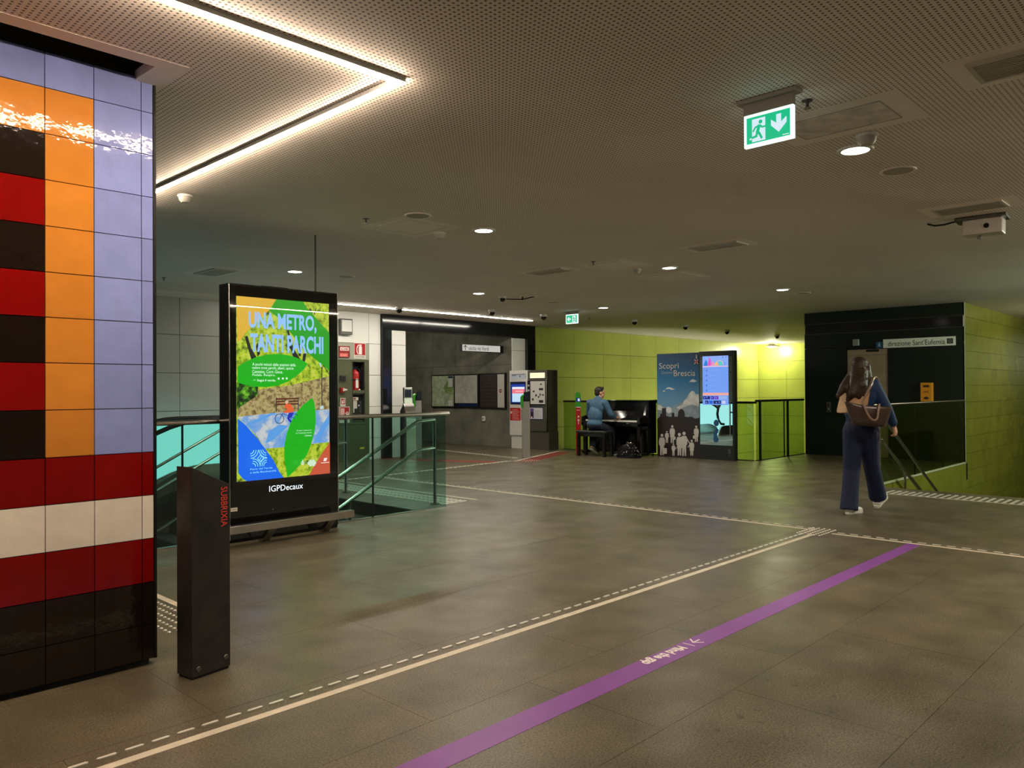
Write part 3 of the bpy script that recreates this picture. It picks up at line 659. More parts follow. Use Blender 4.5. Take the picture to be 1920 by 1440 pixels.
# ================================================================== ESCALATOR
es = thing('escalator', 'escalator with lit turquoise glass sides behind the left stairs', 'escalator', (6.3, 11.42, 0))
M_TEAL = glow('backlit_turquoise_glass', rgb(165, 232, 226), 1.25)
sl = 0.577
def hpath(ztop, x_end=-6.2):
    p = [(-0.35, ztop - 0.62), (-0.15, ztop - 0.60), (-0.03, ztop - 0.48), (0.02, ztop - 0.31), (-0.03, ztop - 0.14), (-0.15, ztop - 0.03), (-0.32, ztop), (-1.05, ztop)]
    for k in range(1, 6): p.append((-1.05 - 0.18 * k, ztop - 0.5 * sl * (0.18 * k) ** 2 / 0.9))
    x, z = p[-1]; p.append((x_end, z - sl * (x - x_end))); return p
for y in (0.0, 1.03):
    hp = hpath(0.93)
    MB().tube([(x, y, z) for x, z in hp], 0.034, 10).build('handrail', M_BLACKM, es, smooth=True)
    top = [(x, z - 0.03) for x, z in hp[3:]]; bot = [(x, min(0.27, z - 0.62)) for x, z in top]
    V = [(x, y - .008, z) for x, z in top + bot[::-1]]; n = len(top)
    g = MB(); 
    for i in range(n - 1):
        xa, za = top[i]; xb, zb = top[i + 1]; ya, yb = bot[i][1], bot[i + 1][1]
        if ya >= za - .02 and yb >= zb - .02: continue
        g.add([(xa, y - .008, ya), (xa, y - .008, za), (xb, y - .008, zb), (xb, y - .008, yb), (xa, y + .008, ya), (xa, y + .008, za), (xb, y + .008, zb), (xb, y + .008, yb)],
              [(0, 1, 2, 3), (7, 6, 5, 4), (1, 5, 6, 2), (0, 3, 7, 4)])
    g.build('side_panel', M_TEAL, es)
    s_ = MB()
    for i in range(len(bot) - 1):
        (xa, za), (xb, zb) = bot[i], bot[i + 1]
        s_.add([(xa, y - .05, za - .28), (xa, y - .05, za), (xb, y - .05, zb), (xb, y - .05, zb - .28), (xa, y + .05, za - .28), (xa, y + .05, za), (xb, y + .05, zb), (xb, y + .05, zb - .28)],
               [(0, 1, 2, 3), (7, 6, 5, 4), (1, 5, 6, 2), (0, 3, 7, 4)])
    s_.build('skirt', M_STEEL, es)
    for xx in (-1.85, -2.9, -3.95): 
        zz = [z for x, z in hp if x <= xx]
        i = next(i for i in range(len(hp) - 1) if hp[i][0] >= xx >= hp[i + 1][0] and i > 6); f = (xx - hp[i][0]) / (hp[i + 1][0] - hp[i][0]); z1 = hp[i][1] + f * (hp[i + 1][1] - hp[i][1])
        MB().box(xx - .008, xx + .008, y - .011, y + .011, z1 - .66, z1 - .02).build('panel_joint', M_BLACKM, es)
MB().box(-1.6, -0.72, 0.06, 0.97, -0.1, 0.0).build('comb_plate', M_STEEL, es)
for k in range(14):
    x1 = -1.6 - 0.4 * k; z = -0.02 - (0.02 if k == 0 else 0.231 * k - .16); boxobj('step', x1 - 0.4, x1, 0.06, 0.97, z - 0.22, z, M_STEELD, es)

# ================================================================== MARKS ON THE FLOOR
M_LINE = mat('ivory_floor_line', rgb(196, 186, 166), rough=0.5, var=0.12, vscale=14)
M_STUD = mat('polished_stud', (0.74, 0.71, 0.63, 1), rough=0.3, metal=0.25)
M_PURP = mat('purple_floor_tape', rgb(124, 68, 146), rough=0.42, var=0.10, vscale=6)
M_REDL = mat('red_floor_line', rgb(120, 44, 34), rough=0.5, var=.15, vscale=8)
def guide(label, a, b, pitch, side, bars=True, wd=0.045, blen=0.072, off=0.085):
    """ivory line with a row of raised steel guide bars beside it"""
    a, b = Vector(a), Vector(b); L = (b - a).length
    t = thing('guide_line', label, 'floor line', (a.x, a.y, 0), math.atan2(b.y - a.y, b.x - a.x))
    MB().box(0, L, -wd / 2, wd / 2, 0.0, 0.0012).build('painted_strip', M_LINE, t)
    if bars:
        h = blen / 2
        me = MB().prism([(-h, 0), (-h + .008, -.008), (h - .008, -.008), (h, 0), (h - .008, .008), (-h + .008, .008)], 0, 0.005).mesh('guide_bar', M_STUD)
        for k in range(int(L / pitch)):
            o = bpy.data.objects.new('guide_bar', me); COL.objects.link(o); o.parent = t; o.location = (pitch * (k + .5), side * off, 0)
    return t
guide('ivory floor line with guide bars running past the purple tape', (0.70, 3.015), (7.13, 3.02), 0.0985, 1)
guide('ivory floor line with guide bars running left from the stud patch towards the portal', (7.36, 3.10), (7.36, 10.10), 0.115, -1, off=.07)
guide('ivory floor line with guide bars running right from the stud patch out of view', (7.28, 2.90), (7.28, 0.3), 0.115, 1, off=.07)
guide('ivory floor line from the left stairs to the ticket gates', (6.68, 10.09), (10.70, 10.38), 0.115, -1, off=.07)
guide('short ivory floor line between the ticket gates and the concrete wall', (11.2, 10.70), (11.68, 14.1), 0.115, -1, off=.07)
guide('ivory floor line seen between tiled pillar and bollard', (2.10, 4.42), (2.10, 6.3), 0.1, 1, bars=False)
def patch(label, x0, x1, y0, y1, kind, step=(0.052, 0.052), edge=None, r=0.011):
    t = thing('tactile_paving', label, 'tactile paving', (x0, y0, 0)); mb = MB(); c = 0
    nx, ny = int((x1 - x0) / step[0]), int((y1 - y0) / step[1])
    for i in range(nx):
        for j in range(ny):
            X, Y = (i + .5) * step[0], (j + .5) * step[1]
            if kind == 'stud': mb.lathe([(r, 0), (r * .75, .005)], 7, (X, Y, 0), cap=False); k = len(mb.v); mb.f.append(tuple(range(k - 7, k))); mb.m.append(0)
            else: mb.prism([(X - step[0] * .40, Y - .017), (X + step[0] * .40, Y - .017), (X + step[0] * .40, Y + .017), (X - step[0] * .40, Y + .017)], 0, 0.005)
    mb.build('studs' if kind == 'stud' else 'ribs', M_STUD, t, kind='stuff')
    if edge is not None: MB().box(edge - .02, edge + .02, 0, y1 - y0, 0, .0012).build('painted_strip', M_LINE, t)
    return t
patch('ribbed warning strip at the head of the left stairs', 6.08, 6.64, 7.0, 10.7, 'rib', (0.14, 0.082), edge=0.56)
patch('ribbed warning strip at the head of the right stairs', 10.48, 11.02, 0.6, 3.62, 'rib', (0.135, 0.082), edge=0.0)
patch('patch of round studs where the floor lines meet', 7.08, 7.52, 2.92, 3.22, 'stud')
patch('patch of round studs between tiled pillar and bollard', 1.80, 2.06, 4.42, 5.2, 'stud')
patch('patch of round studs in front of the grey ticket validator', 10.75, 11.2, 9.95, 10.25, 'stud', (.08, .06))
pt = thing('purple_tape', 'purple tape stuck to the floor with white lettering and an arrow', 'floor tape', (1.3, 2.19, 0))
MB().prism([(0.0, -0.073), (5.93, -0.06), (5.97, 0.05), (0.0, 0.067)], 0, 0.0011).build('tape', M_PURP, pt)
fm = MB(); vs_, fs = glyphs('Mind the gap', .03); ax, bx = min(v[0] for v in vs_), max(v[0] for v in vs_); az, bz = min(v[1] for v in vs_), max(v[1] for v in vs_)
fm.add([(2.265 - (v[0] - ax) / (bx - ax) * 0.345, 0.062 - (v[1] - az) / (bz - az) * 0.082, 0.0016) for v in vs_], fs)
fm.build('lettering', mat('white_print', rgb(238, 230, 222), rough=.5), pt, label='white lettering')
am = MB()
def seg(p, q, w_):
    p, q = Vector(p), Vector(q); d = (q - p).normalized(); n_ = Vector((-d.y, d.x)) * w_ / 2
    am.add([(*(p - n_), .0016), (*(q - n_), .0016), (*(q + n_), .0016), (*(p + n_), .0016)], [(0, 1, 2, 3)])
seg((2.32, 0.047), (2.32, -0.026), .007); seg((2.365, 0.012), (2.405, 0.054), .009); seg((2.365, 0.012), (2.405, -0.03), .009); seg((2.36, 0.012), (2.43, .012), .009)
am.build('arrow', MATS['white_print'], pt)
def floor_strip(label, pts, wd, m, cat='floor line'):
    mb = MB()
    for a, b in zip(pts[:-1], pts[1:]):
        a, b = Vector(a), Vector(b); d = (b - a).normalized(); n_ = Vector((-d.y, d.x)) * wd / 2
        mb.prism([a - n_, b - n_, b + n_, a + n_], 0, 0.0009)
    o = mb.build('floor_line', m); return tag(o, label, cat)
floor_strip('red floor line in front of the ticket machines', [(10.75, 10.02), (12.95, 10.92)], 0.30, M_REDL)
floor_strip('red floor line across the ticket gates', [(9.2, 13.2), (10.35, 10.35)], 0.30, M_REDL)
floor_strip('thin pale floor line in front of the ticket machines', [(10.7, 10.25), (13.1, 11.2)], 0.06, M_LINE)

# ================================================================== FIRE CABINET AND SIGNS ON THE WHITE WALL
M_OLST = mat('olive_steel', (0.10, 0.105, 0.055, 1), rough=0.42, metal=0.2, var=.12)
fc = thing('fire_cabinet', 'olive steel fire cabinet with niches for extinguisher and hose in the white wall', 'cabinet', (7.889, YW, 0))
M_GRP = mat('grey_green_plate', (0.34, 0.35, 0.27, 1), rough=.4)
MB().box(0.004, 1.239, 0.0, 0.02, 1.955, 2.276).build('top_plate', M_GRP, fc)
MB().box(0.004, 0.855, 0.0, 0.02, 0.70, 1.945).box(0.855, 1.239, 0.0, 0.02, 1.915, 1.945).box(1.135, 1.239, 0, 0.02, 0.70, 1.915).box(0.855, 1.135, 0, 0.02, 1.30, 1.365).box(0.855, 1.135, 0, .02, .70, .765).build('face_plate', M_OLST, fc)
MB().box(0.004, 1.239, 0.0, 0.02, 0.0, 0.692).build('lower_door', M_OLST, fc)
MB().box(0.857, 1.134, 0.20, 0.215, 0.767, 1.913).build('niche_back', M_BLACKM, fc)
for z in (1.365, 1.915): pass
MB().box(0.850, 0.858, -0.008, 0.0, 0.76, 1.92).box(1.132, 1.14, -0.008, 0, .76, 1.92).box(.85, 1.14, -.008, 0, .757, .765).box(.85, 1.14, -.008, 0, 1.30, 1.308).build('niche_trim', M_STEELD, fc)
a = Art(); a.rect((205, 190, 60), 1.02, 1.12, 0.215, 0.25); a.build('sticker', fc)
fe = thing('fire_extinguisher', 'red fire extinguisher standing in the upper niche of the olive cabinet', 'fire extinguisher', (8.865, YW + 0.09, 1.308))
MB().lathe([(0.001, 0), (0.076, 0), (0.08, 0.02), (0.08, 0.36), (0.07, 0.41), (0.035, 0.44), (0.022, 0.46), (0.001, 0.46)], 20).build('cylinder', M_RED, fe, smooth=True)
MB().lathe([(0.001, .455), (0.02, .455), (0.02, .50), (0.001, .50)], 10).box(-.05, .06, -.012, .012, .50, .515).box(-.05, .04, -.01, .01, .475, .487).build('valve', M_BLACKM, fe)
MB().tube([(0.02, -.01, .47), (0.075, -.03, .46), (0.095, -.04, .36), (0.085, -.035, .12)], 0.011, 8).build('hose', M_BLACKM, fe, smooth=True)
a = Art(); a.rect((225, 220, 210), -.04, .02, .10, .28).rect((225, 220, 210), .03, .065, .04, .08); a.build('label_plate', fe, (0, -.0805, 0))
MB().box(-.084, .084, -.083, .0, .255, .27).build('strap', M_BLACKM, fe)
hb = thing('hose_box', 'black fire hose box with white notices in the lower niche of the olive cabinet', 'hose box', (8.75, YW + .03, .767))
MB().box(0.005, 0.265, 0.012, 0.028, 0.0, 0.53).build('back', M_BLACKM, hb)
MB().box(0.0, 0.27, 0.0, 0.012, 0.51, 0.53).box(0, .012, 0, .012, 0, .53).box(.258, .27, 0, .012, 0, .53).box(0, .27, 0, .012, 0, .015).build('frame', M_STEELD, hb)
MB().box(.012, .258, .004, .008, .015, .51).build('window_pane', glass('clear_pane', (.9, .92, .9, 1)), hb)
a = Art(); a.rect((205, 200, 190), .02, .15, .40, .46).rect((120, 40, 40), .035, .09, .415, .445).build('notice', hb, (0, .0038, 0)); a = Art(); a.rect((24, 24, 24), .018, .235, .09, .392).rect((200, 195, 185), .03, .12, .24, .39).rect((200, 195, 185), .03, .055, .16, .24).poly((235, 235, 230), [(.14, .30), (.165, .32), (.19, .30), (.165, .28)])
for k in range(5): a.rect((60, 60, 60), .17, .22, .10 + .06 * k, .135 + .06 * k)
a.build('notice', hb, (0, 0.0038, 0))
def wall_sign(label, x0, x1, z0, z1, draw, cat='sign', name='wall_sign', y=YW, dep=0.012, back=(215, 210, 198), gl=0.0, group=None):
    t = thing(name, label, cat, (x0, y, z0), 0, group)
    MB().box(0, x1 - x0, -dep, -0.0005, 0, z1 - z0).build('plate', mat('plate_%d_%d_%d' % back, rgb(*back), rough=.4), t)
    a = Art(glow=gl); draw(a, x1 - x0, z1 - z0); a.build('print', t, (0, -dep - .0002, 0)); return t
def d_ext(a, w_, h):
    a.rect((175, 18, 22), .012, w_ - .012, .075, h - .012)
    a.poly((235, 228, 220), [(w_ * .40, .085), (w_ * .68, .085), (w_ * .68, h * .74), (w_ * .60, h * .83), (w_ * .48, h * .83), (w_ * .40, h * .74)])
    a.line((235, 228, 220), [(w_ * .5, h * .88), (w_ * .34, h * .84), (w_ * .24, h * .68), (w_ * .25, h * .45), (w_ * .32, .095)], .018); a.rect((235, 228, 220), w_ * .48, w_ * .66, h * .84, h * .90)
    a.text((90, 90, 90), 'ESTINTORE', w_ * .12, w_ * .88, .025, .055)
wall_sign('red sign with a white fire extinguisher drawing above the cabinet', 8.774, 9.046, 1.975, 2.285, d_ext)
def d_all(a, w_, h):
    a.rect((150, 25, 30), 0, w_, h * .45, h); a.rect((235, 215, 210), .015, w_ - .02, h * .58, h * .9); a.text((150, 25, 30), 'ALLARME', .03, w_ - .04, h * .64, h * .82, .01)
    a.rect((215, 95, 90), 0, w_ * .82, 0, h * .36); a.text((240, 200, 195), 'INCENDIO', .02, w_ * .7, h * .1, h * .24)
wall_sign('red alarm notice left of the extinguisher sign above the olive cabinet', 8.43, 8.665, 2.0, 2.21, d_all, dep=.03, back=(120, 25, 28))
def d_s1(a, w_, h):
    a.rect((165, 22, 26), .012, w_ - .012, .035, h - .012); a.line((235, 230, 225), [(w_ * .35, .05), (w_ * .35, h * .7)], .022); a.line((235, 230, 225), [(w_ * .68, .06), (w_ * .68, h * .8)], .018); a.disc((235, 230, 225), w_ * .4, h * .45, .016)
wall_sign('small red and white notice above the large hose notice on the cabinet', 8.46, 8.575, 1.06, 1.215, d_s1)
def d_s2(a, w_, h):
    a.rect((165, 22, 26), .012, w_ - .012, .06, h - .012); a.rect((225, 190, 185), .025, w_ * .5, h * .35, h * .9)
    for k in range(4): a.rect((170, 80, 80), .03, w_ * .47, h * (.42 + .12 * k), h * (.44 + .12 * k))
    a.ring((235, 228, 222), w_ * .75, h * .58, .026, .012, 12); a.line((235, 228, 222), [(w_ * .55, h * .6), (w_ * .9, h * .5)], .012)
wall_sign('larger red notice with a hose drawing on the olive cabinet', 8.435, 8.665, 0.74, 1.05, d_s2)
def push(label, x, z, c, w_, h, name):
    t = thing(name, label, 'alarm', (x, YW, z)); MB().box(0, w_, -.04, -.0005, 0, h).build('case', mat('case_%d' % c[0], rgb(*c), rough=.4), t, bevel=.004); return t
t = push('red fire alarm sounder with white grille on the olive cabinet', 8.45, 1.315, (150, 18, 18), .10, .10, 'alarm_sounder')
MB().prism([(.05, .03), (.10, .045), (.14, .05), (.14, .07), (.10, .075), (.05, .09)], -.055, -.04, 'y').build('grille', M_WHITE, t)
t = push('dark socket box on the olive cabinet above the red sounder', 8.455, 1.55, (38, 38, 34), .115, .095, 'socket_box')
for k in range(3): MB().box(.025 + .028 * k, .04 + .028 * k, -.043, -.04, .03, .065).build('socket', M_BLACKM, t)
cb = thing('speaker_box', 'white loudspeaker box with dark edges high on the white wall', 'speaker', (8.425, YW, 2.43))
MB().box(0, .265, -.09, -.0005, 0, .30).build('case', mat('dark_grey_case', (.10, .10, .09, 1), rough=.5), cb, bevel=.006)
MB().box(.02, .245, -.096, -.09, .055, .275).build('front_grille', M_WHITE, cb, bevel=.003)

# ================================================================== EXIT SIGN AND MAPS IN THE CORRIDOR
us = thing('exit_direction_sign', 'white lit sign with an arrow and uscita lettering fixed to the concrete wall', 'sign', (11.87, 12.98, 2.23))
MB().box(0, 1.325, 0.0, 0.10, 0, .165).build('case', M_BLACKM, us, bevel=.003)
a = Art(glow=.62); a.rect((238, 232, 222), .008, 1.215, .010, .155); K = (40, 38, 34)
a.line(K, [(.10, .03), (.10, .135)], .016, g=.02); a.line(K, [(.055, .095), (.10, .135), (.145, .095)], .016, g=.02); a.text(K, 'uscita via Verdi', .20, .84, .035, .125, 0, g=.02)
a.build('lit_face', us, (0, -.001, 0))
def board(label, y_left, wd, z0, z1, draw, name='map_board'):
    t = thing(name, label, 'map board', (13.2, y_left, z0), FACE_X, 'map boards on the concrete wall')
    MB().box(0, wd, -.05, -.0005, 0, z1 - z0).build('frame', M_BLACKM, t, bevel=.003)
    a = Art(rough=.3); draw(a, wd, z1 - z0); a.build('map', t, (0, -.051, 0)); return t
MP1 = mat('map_green_print', rgb(168, 182, 150), rough=.35, var=.28, vscale=9)
MP2 = mat('map_grey_print', rgb(178, 178, 170), rough=.35, var=.16, vscale=6)
def m1(a, w_, h):
    a.poly(MP1, [(.03, .03), (w_ - .02, .03), (w_ - .02, h - .03), (.03, h - .03)]); a.poly((120, 150, 84), [(w_ * .62, h * .45), (w_ * .95, h * .38), (w_ * .95, h * .7), (w_ * .7, h * .8), (w_ * .55, h * .62)])
    rr = random.Random(3)
    for k in range(16):
        p = [(rr.uniform(.05, w_ * .8), rr.uniform(.05, h * .9))]
        for _ in range(4): p.append((min(w_ - .06, max(.04, p[-1][0] + rr.uniform(-.14, .14))), min(h - .05, max(.04, p[-1][1] + rr.uniform(-.12, .12)))))
        a.line((206, 214, 200) if k % 2 else (120, 128, 120), p, .006)
    a.rect((200, 205, 198), w_ * .78, w_ - .03, h * .62, h * .88); a.rect((30, 60, 96), w_ * .78, w_ - .03, h * .9, h - .04); a.rect((205, 205, 200), w_ * .78, w_ - .03, .04, h * .22)
def m2(a, w_, h):
    a.poly(MP2, [(.02, h * .14), (w_ - .05, h * .14), (w_ - .05, h - .03), (.02, h - .03)]); a.rect((16, 34, 78), w_ * .16, w_ - .05, .03, h * .125)
    rr = random.Random(5)
    for k in range(60):
        x, z = rr.gauss(w_ * .44, .09), rr.gauss(h * .62, .10)
        a.line((96, 96, 92), [(x, z), (x + rr.uniform(-.06, .06), z + rr.uniform(-.05, .05))], .005)
def m3(a, w_, h):
    a.rect((52, 46, 40), .02, w_ * .68, .03, h - .03); a.rect((196, 192, 182), w_ * .70, w_ - .04, .03, h - .03)
    for k in range(8): a.rect((92, 74, 62), .04, w_ * .64, h * (.12 + .1 * k), h * (.128 + .1 * k))
    for k in range(4): a.rect((84, 60, 56), .06 + .15 * k, .066 + .15 * k, h * .12, h * .86)
    a.disc((130, 40, 44), w_ * .82, h * .5, .045); a.rect((220, 216, 208), w_ * .80, w_ * .85, h * .49, h * .51)
board('green city map in a black frame, leftmost board on the concrete wall', 15.565, .885, .915, 1.75, m1)
board('grey network map with a navy foot, middle board on the concrete wall', 14.675, .885, .915, 1.75, m2)
board('dark map with a white strip, board nearest the ticket machines', 13.76, .885, .905, 1.755, m3)
th = thing('wall_button', 'small white box on the concrete wall below the maps', 'switch box', (13.2, 13.69, .60), FACE_X)
MB().box(0, .09, -.05, -.0005, 0, .12).build('case', M_WHITE, th, bevel=.01); MB().lathe([(.001, 0), (.025, 0), (.02, .012), (.001, .012)], 12).build('button', M_GREY, th, loc=(.045, -.05, .06)).rotation_euler = (pi / 2, 0, 0)

# ================================================================== TICKET MACHINES AND VALIDATORS
M_SILV = mat('silver_sheet', (0.74, 0.72, 0.67, 1), rough=0.36, metal=0.2)
M_BROWN = mat('bronze_sheet', (0.10, 0.092, 0.07, 1), rough=0.42, metal=0.35)
tm = thing('ticket_machine', 'silver ticket machine with a lit screen and a red notice', 'ticket machine', (13.07, 12.665, 0), FACE_X)
MB().box(0, .572, 0, .36, .30, 1.80).build('body', M_SILV, tm, bevel=.006); MB().box(.025, .55, .03, .36, 0, .30).build('base', M_SILV, tm)
a = Art(glow=.35); a.rect((232, 232, 230), .04, .54, 1.60, 1.725); a.rect((60, 60, 66), .07, .50, 1.70, 1.712); a.rect((70, 70, 76), .08, .22, 1.675, 1.69); a.disc((50, 50, 60), .34, 1.665, .018); a.disc((150, 150, 150), .50, 1.65, .012)
a.build('header_sign', tm, (0, -.001, 0))
MB().box(.035, .515, -.012, 0, 1.02, 1.54).build('screen_frame', mat('navy_plastic', rgb(14, 26, 74), rough=.3), tm, bevel=.004)
a = Art(glow=.95); a.rect((20, 60, 160), .06, .50, 1.06, 1.48); a.rect((196, 226, 250), .10, .49, 1.075, 1.27); a.rect((240, 120, 130), .10, .49, 1.27, 1.37); a.rect((232, 240, 250), .10, .49, 1.37, 1.42); a.rect((250, 200, 205), .20, .44, 1.31, 1.33)
a.build('screen', tm, (0, -.0125, 0))
a = Art(); a.rect((188, 26, 26), .015, .35, .645, .935)
for k in range(9): a.rect((225, 150, 145), .09, .32 - .03 * (k % 3), .67 + .027 * k, .682 + .027 * k)
a.disc((235, 225, 220), .06, .83, .03); a.build('notice', tm, (0, -.001, 0))
MB().box(.38, .53, -.015, 0, .66, .90).build('coin_tray', M_STEELD, tm, bevel=.004)
t2 = thing('ticket_machine', 'bronze ticket machine with a white instruction panel and a lit top window', 'ticket machine', (13.07, 12.085, 0), FACE_X)
MB().box(0, .585, 0, .36, .42, 1.795).build('body', M_BROWN, t2, bevel=.006); MB().box(0.004, .60, .03, .36, 0, .42).build('base', M_BROWN, t2)
MB().box(.56, .59, -.03, .02, .42, 1.58).build('edge_bar', M_STEEL, t2, bevel=.004)
a = Art(glow=1.1); a.rect((250, 246, 200), .07, .52, 1.615, 1.735); a.build('lit_window', t2, (0, -.001, 0))
MB().box(.003, .55, -.02, 0.0, 1.015, 1.56).build('instruction_board', M_BLACKM, t2, bevel=.003)
a = Art(); a.rect((206, 205, 200), .10, .54, 1.03, 1.545)
for k in range(4): a.rect((190, 190, 185), .02, .07, 1.43 - .11 * k, 1.47 - .11 * k); 
for x, z, w_, h in [(.36, 1.34, .13, .05), (.36, 1.06, .13, .06), (.25, 1.20, .05, .05), (.17, 1.30, .06, .03), (.15, 1.11, .05, .05), (.38, 1.21, .03, .06), (.46, 1.22, .05, .03), (.33, 1.17, .04, .04), (.40, 1.46, .05, .03)]: a.rect((40, 40, 42), x, x + w_, z, z + h)
for x, z in [(.22, 1.33), (.29, 1.22), (.44, 1.24)]: a.disc((150, 50, 46), x, z, .012)
a.build('instructions', t2, (0, -.0205, 0))
a = Art(); a.rect((30, 34, 80), .03, .47, .675, .965); a.rect((208, 208, 214), .06, .45, .695, .945); a.rect((110, 82, 140), .07, .18, .71, .93); a.rect((40, 30, 40), .10, .16, .72, .85); a.disc((230, 200, 150), .12, .73, .02)
for k in range(6): a.rect((150, 150, 156), .20, .42 - .04 * (k % 2), .73 + .03 * k, .737 + .03 * k)
a.build('poster', t2, (0, -.001, 0))

M_GRNP = mat('validator_green', rgb(52, 150, 36), rough=.35)
def validator(label, loc, rz, col, hgt, group=None):
    t = thing('ticket_validator', label, 'ticket validator', loc, rz, group)
    MB().box(-.075, .075, -.055, .055, 0, hgt - .32).build('column', col, t, bevel=.006)
    MB().prism([(-.075, hgt - .32), (-.055, hgt - .32), (-.055, hgt - .10), (-.02, hgt - .06), (-.055, hgt - .05), (-.10, hgt - .10), (-.10, hgt - .24)], -.05, .05, 'y').build('side_wing', M_GRNP, t, bevel=.004)
    MB().box(-.05, .07, -.05, .05, hgt - .32, hgt - .19).build('neck', col, t)
    MB().prism([(-.05, hgt - .19), (.075, hgt - .19), (.075, hgt), (-.03, hgt)], -.055, .055, 'y').build('reader', M_BLACKM, t, bevel=.008)
    MB().box(-.03, .055, -.058, -.055, hgt - .15, hgt - .04).build('display', mat('dark_display', (.02, .03, .05, 1), rough=.1), t)
    return t
validator('grey steel ticket validator with a black reader in front of the ticket machines', (11.42, 10.62, 0), radians(-38), mat('validator_grey', (.30, .295, .27, 1), rough=.4, metal=.3), 1.31)
validator('grey ticket validator with a green wing behind the steel ticket gate', (10.02, 12.30, 0), radians(-20), MATS['validator_grey'], 1.34)
rp = thing('ticket_validator', 'red ticket post with a green reader head beside the piano bench', 'ticket validator', (12.95, 10.52, 0), radians(-44))
MB().box(-.05, .05, -.05, .05, 0, .97).build('column', M_RED, rp, bevel=.006)
a = Art(); WHT = (235, 225, 222); a.line(WHT, [(0, .62), (0, .72)], .012); a.line(WHT, [(-.022, .69), (0, .725), (.022, .69)], .012); a.disc(WHT, 0, .785, .014); a.line(WHT, [(-.02, .755), (.02, .775)], .01); a.text(WHT, 'Biglietti', -.035, .035, .90, .925)
a.build('print', rp, (0, -.0505, 0))
MB().box(-.052, .052, -.052, .052, .97, .985).build('collar', M_WHITE, rp)
MB().prism([(-.055, .985), (.055, .985), (.055, 1.05), (.04, 1.07), (.055, 1.10), (.055, 1.25), (.03, 1.30), (-.035, 1.30), (-.055, 1.25)], -.05, .05, 'y').build('head', M_GRNP, rp, bevel=.008)
a = Art(glow=.8); a.rect((18, 34, 120), -.048, .048, 1.09, 1.175); a.rect((220, 230, 250), -.012, .03, 1.105, 1.16); a.build('screen', rp, (0, -.0515, 0))
tg = thing('ticket_gate', 'curved stainless steel ticket gate column in front of the portal', 'ticket gate', (9.72, 12.22, 0), radians(-12))
pr = [(.14, 0), (.14, .95), (.02, 1.06), (.02, 1.10), (-.02, 1.10), (-.06, 1.04), (-.105, .94), (-.135, .80), (-.14, .6), (-.14, 0)]
MB().prism([(y, z) for y, z in pr], -.11, .11, 'x').build('body', M_STEEL, tg, bevel=.006)
MB().prism([(-.02, 1.08), (.02, 1.08), (.05, 1.18), (.05, 1.40), (.01, 1.42), (-.01, 1.40), (-.005, 1.2)], -.09, .09, 'x').build('screen_hood', M_STEEL, tg, bevel=.004)
MB().box(-.07, .07, -.014, -.008, 1.22, 1.37).build('display', MATS['dark_display'], tg)

# ================================================================== CITY TOTEM "SCOPRI BRESCIA"
ct = thing('city_totem', 'wide blue city information totem with white lettering and a lit screen', 'information totem', (13.39, 8.83, 0), FACE_X)
TH = 2.057
MB().box(.003, .962, 0, .10, .0, TH).build('print_panel', M_BLACKM, ct)
MB().box(.966, 1.70, -.012, .12, 0, TH + .012).build('screen_housing', mat('dark_grey_housing', (.016, .015, .014, 1), rough=.25), ct, bevel=.004)
def Q(pts): 
    o = []
    for a_, b_ in pts:
        f = (a_ - 910) / 428; yt = 240 - 18 * f; yb = 1250 + 28 * f; o.append((f * .962 if f > 0.001 else .004, TH * (1 - (b_ - yt) / (yb - yt))))
    return o
SKY = bpy.data.materials.new('poster_sky'); SKY.use_nodes = True
_nt = SKY.node_tree; _b = _nt.nodes['Principled BSDF']; _tc = _nt.nodes.new('ShaderNodeTexCoord'); _sp = _nt.nodes.new('ShaderNodeSeparateXYZ'); _cr = _nt.nodes.new('ShaderNodeValToRGB'); _mr = _nt.nodes.new('ShaderNodeMapRange')
_nt.links.new(_tc.outputs['Object'], _sp.inputs[0]); _mr.inputs['From Max'].default_value = TH; _nt.links.new(_sp.outputs[2], _mr.inputs['Value']); _nt.links.new(_mr.outputs[0], _cr.inputs[0])
for i, (p, c) in enumerate([(.40, (120, 160, 190)), (.55, (92, 140, 178)), (.75, (30, 106, 156)), (1.0, (8, 66, 116))]):
    el = _cr.color_ramp.elements[i] if i < 2 else _cr.color_ramp.elements.new(p); el.position = p; el.color = rgb(*c)
_nt.links.new(_cr.outputs[0], _b.inputs['Base Color']); _b.inputs['Roughness'].default_value = .3
CLD = mat('poster_cloud', rgb(196, 200, 200), rough=.35, var=.25, vscale=7); CLD2 = mat('poster_cloud_shadow', rgb(132, 148, 160), rough=.35, var=.25, vscale=9)
DK = (44, 32, 32); SIL = (196, 192, 186)
a = Art(rough=.3)
a.poly(SKY, [(.003, .0), (.962, .0), (.962, TH), (.003, TH)])
a.poly(CLD2, Q([(912, 900), (912, 730), (960, 745), (1010, 780), (1060, 770), (1110, 750), (1160, 720), (1200, 690), (1230, 650), (1336, 660), (1336, 900)]))
for q in ([(1110, 770), (1170, 740), (1190, 700), (1215, 680), (1235, 640), (1262, 605), (1290, 610), (1300, 635), (1334, 640), (1336, 760), (1260, 740), (1200, 760), (1150, 790)],
          [(914, 790), (914, 740), (940, 745), (975, 770), (985, 800)], [(990, 800), (1020, 760), (1050, 770), (1070, 810), (1030, 830)], [(1240, 515), (1255, 500), (1275, 488), (1300, 498), (1318, 510), (1290, 518)],
          [(1000, 590), (1020, 570), (1045, 568), (1100, 590), (1060, 596), (1040, 582)], [(968, 610), (985, 600), (1000, 605), (985, 614)]): a.poly(CLD, Q(q))
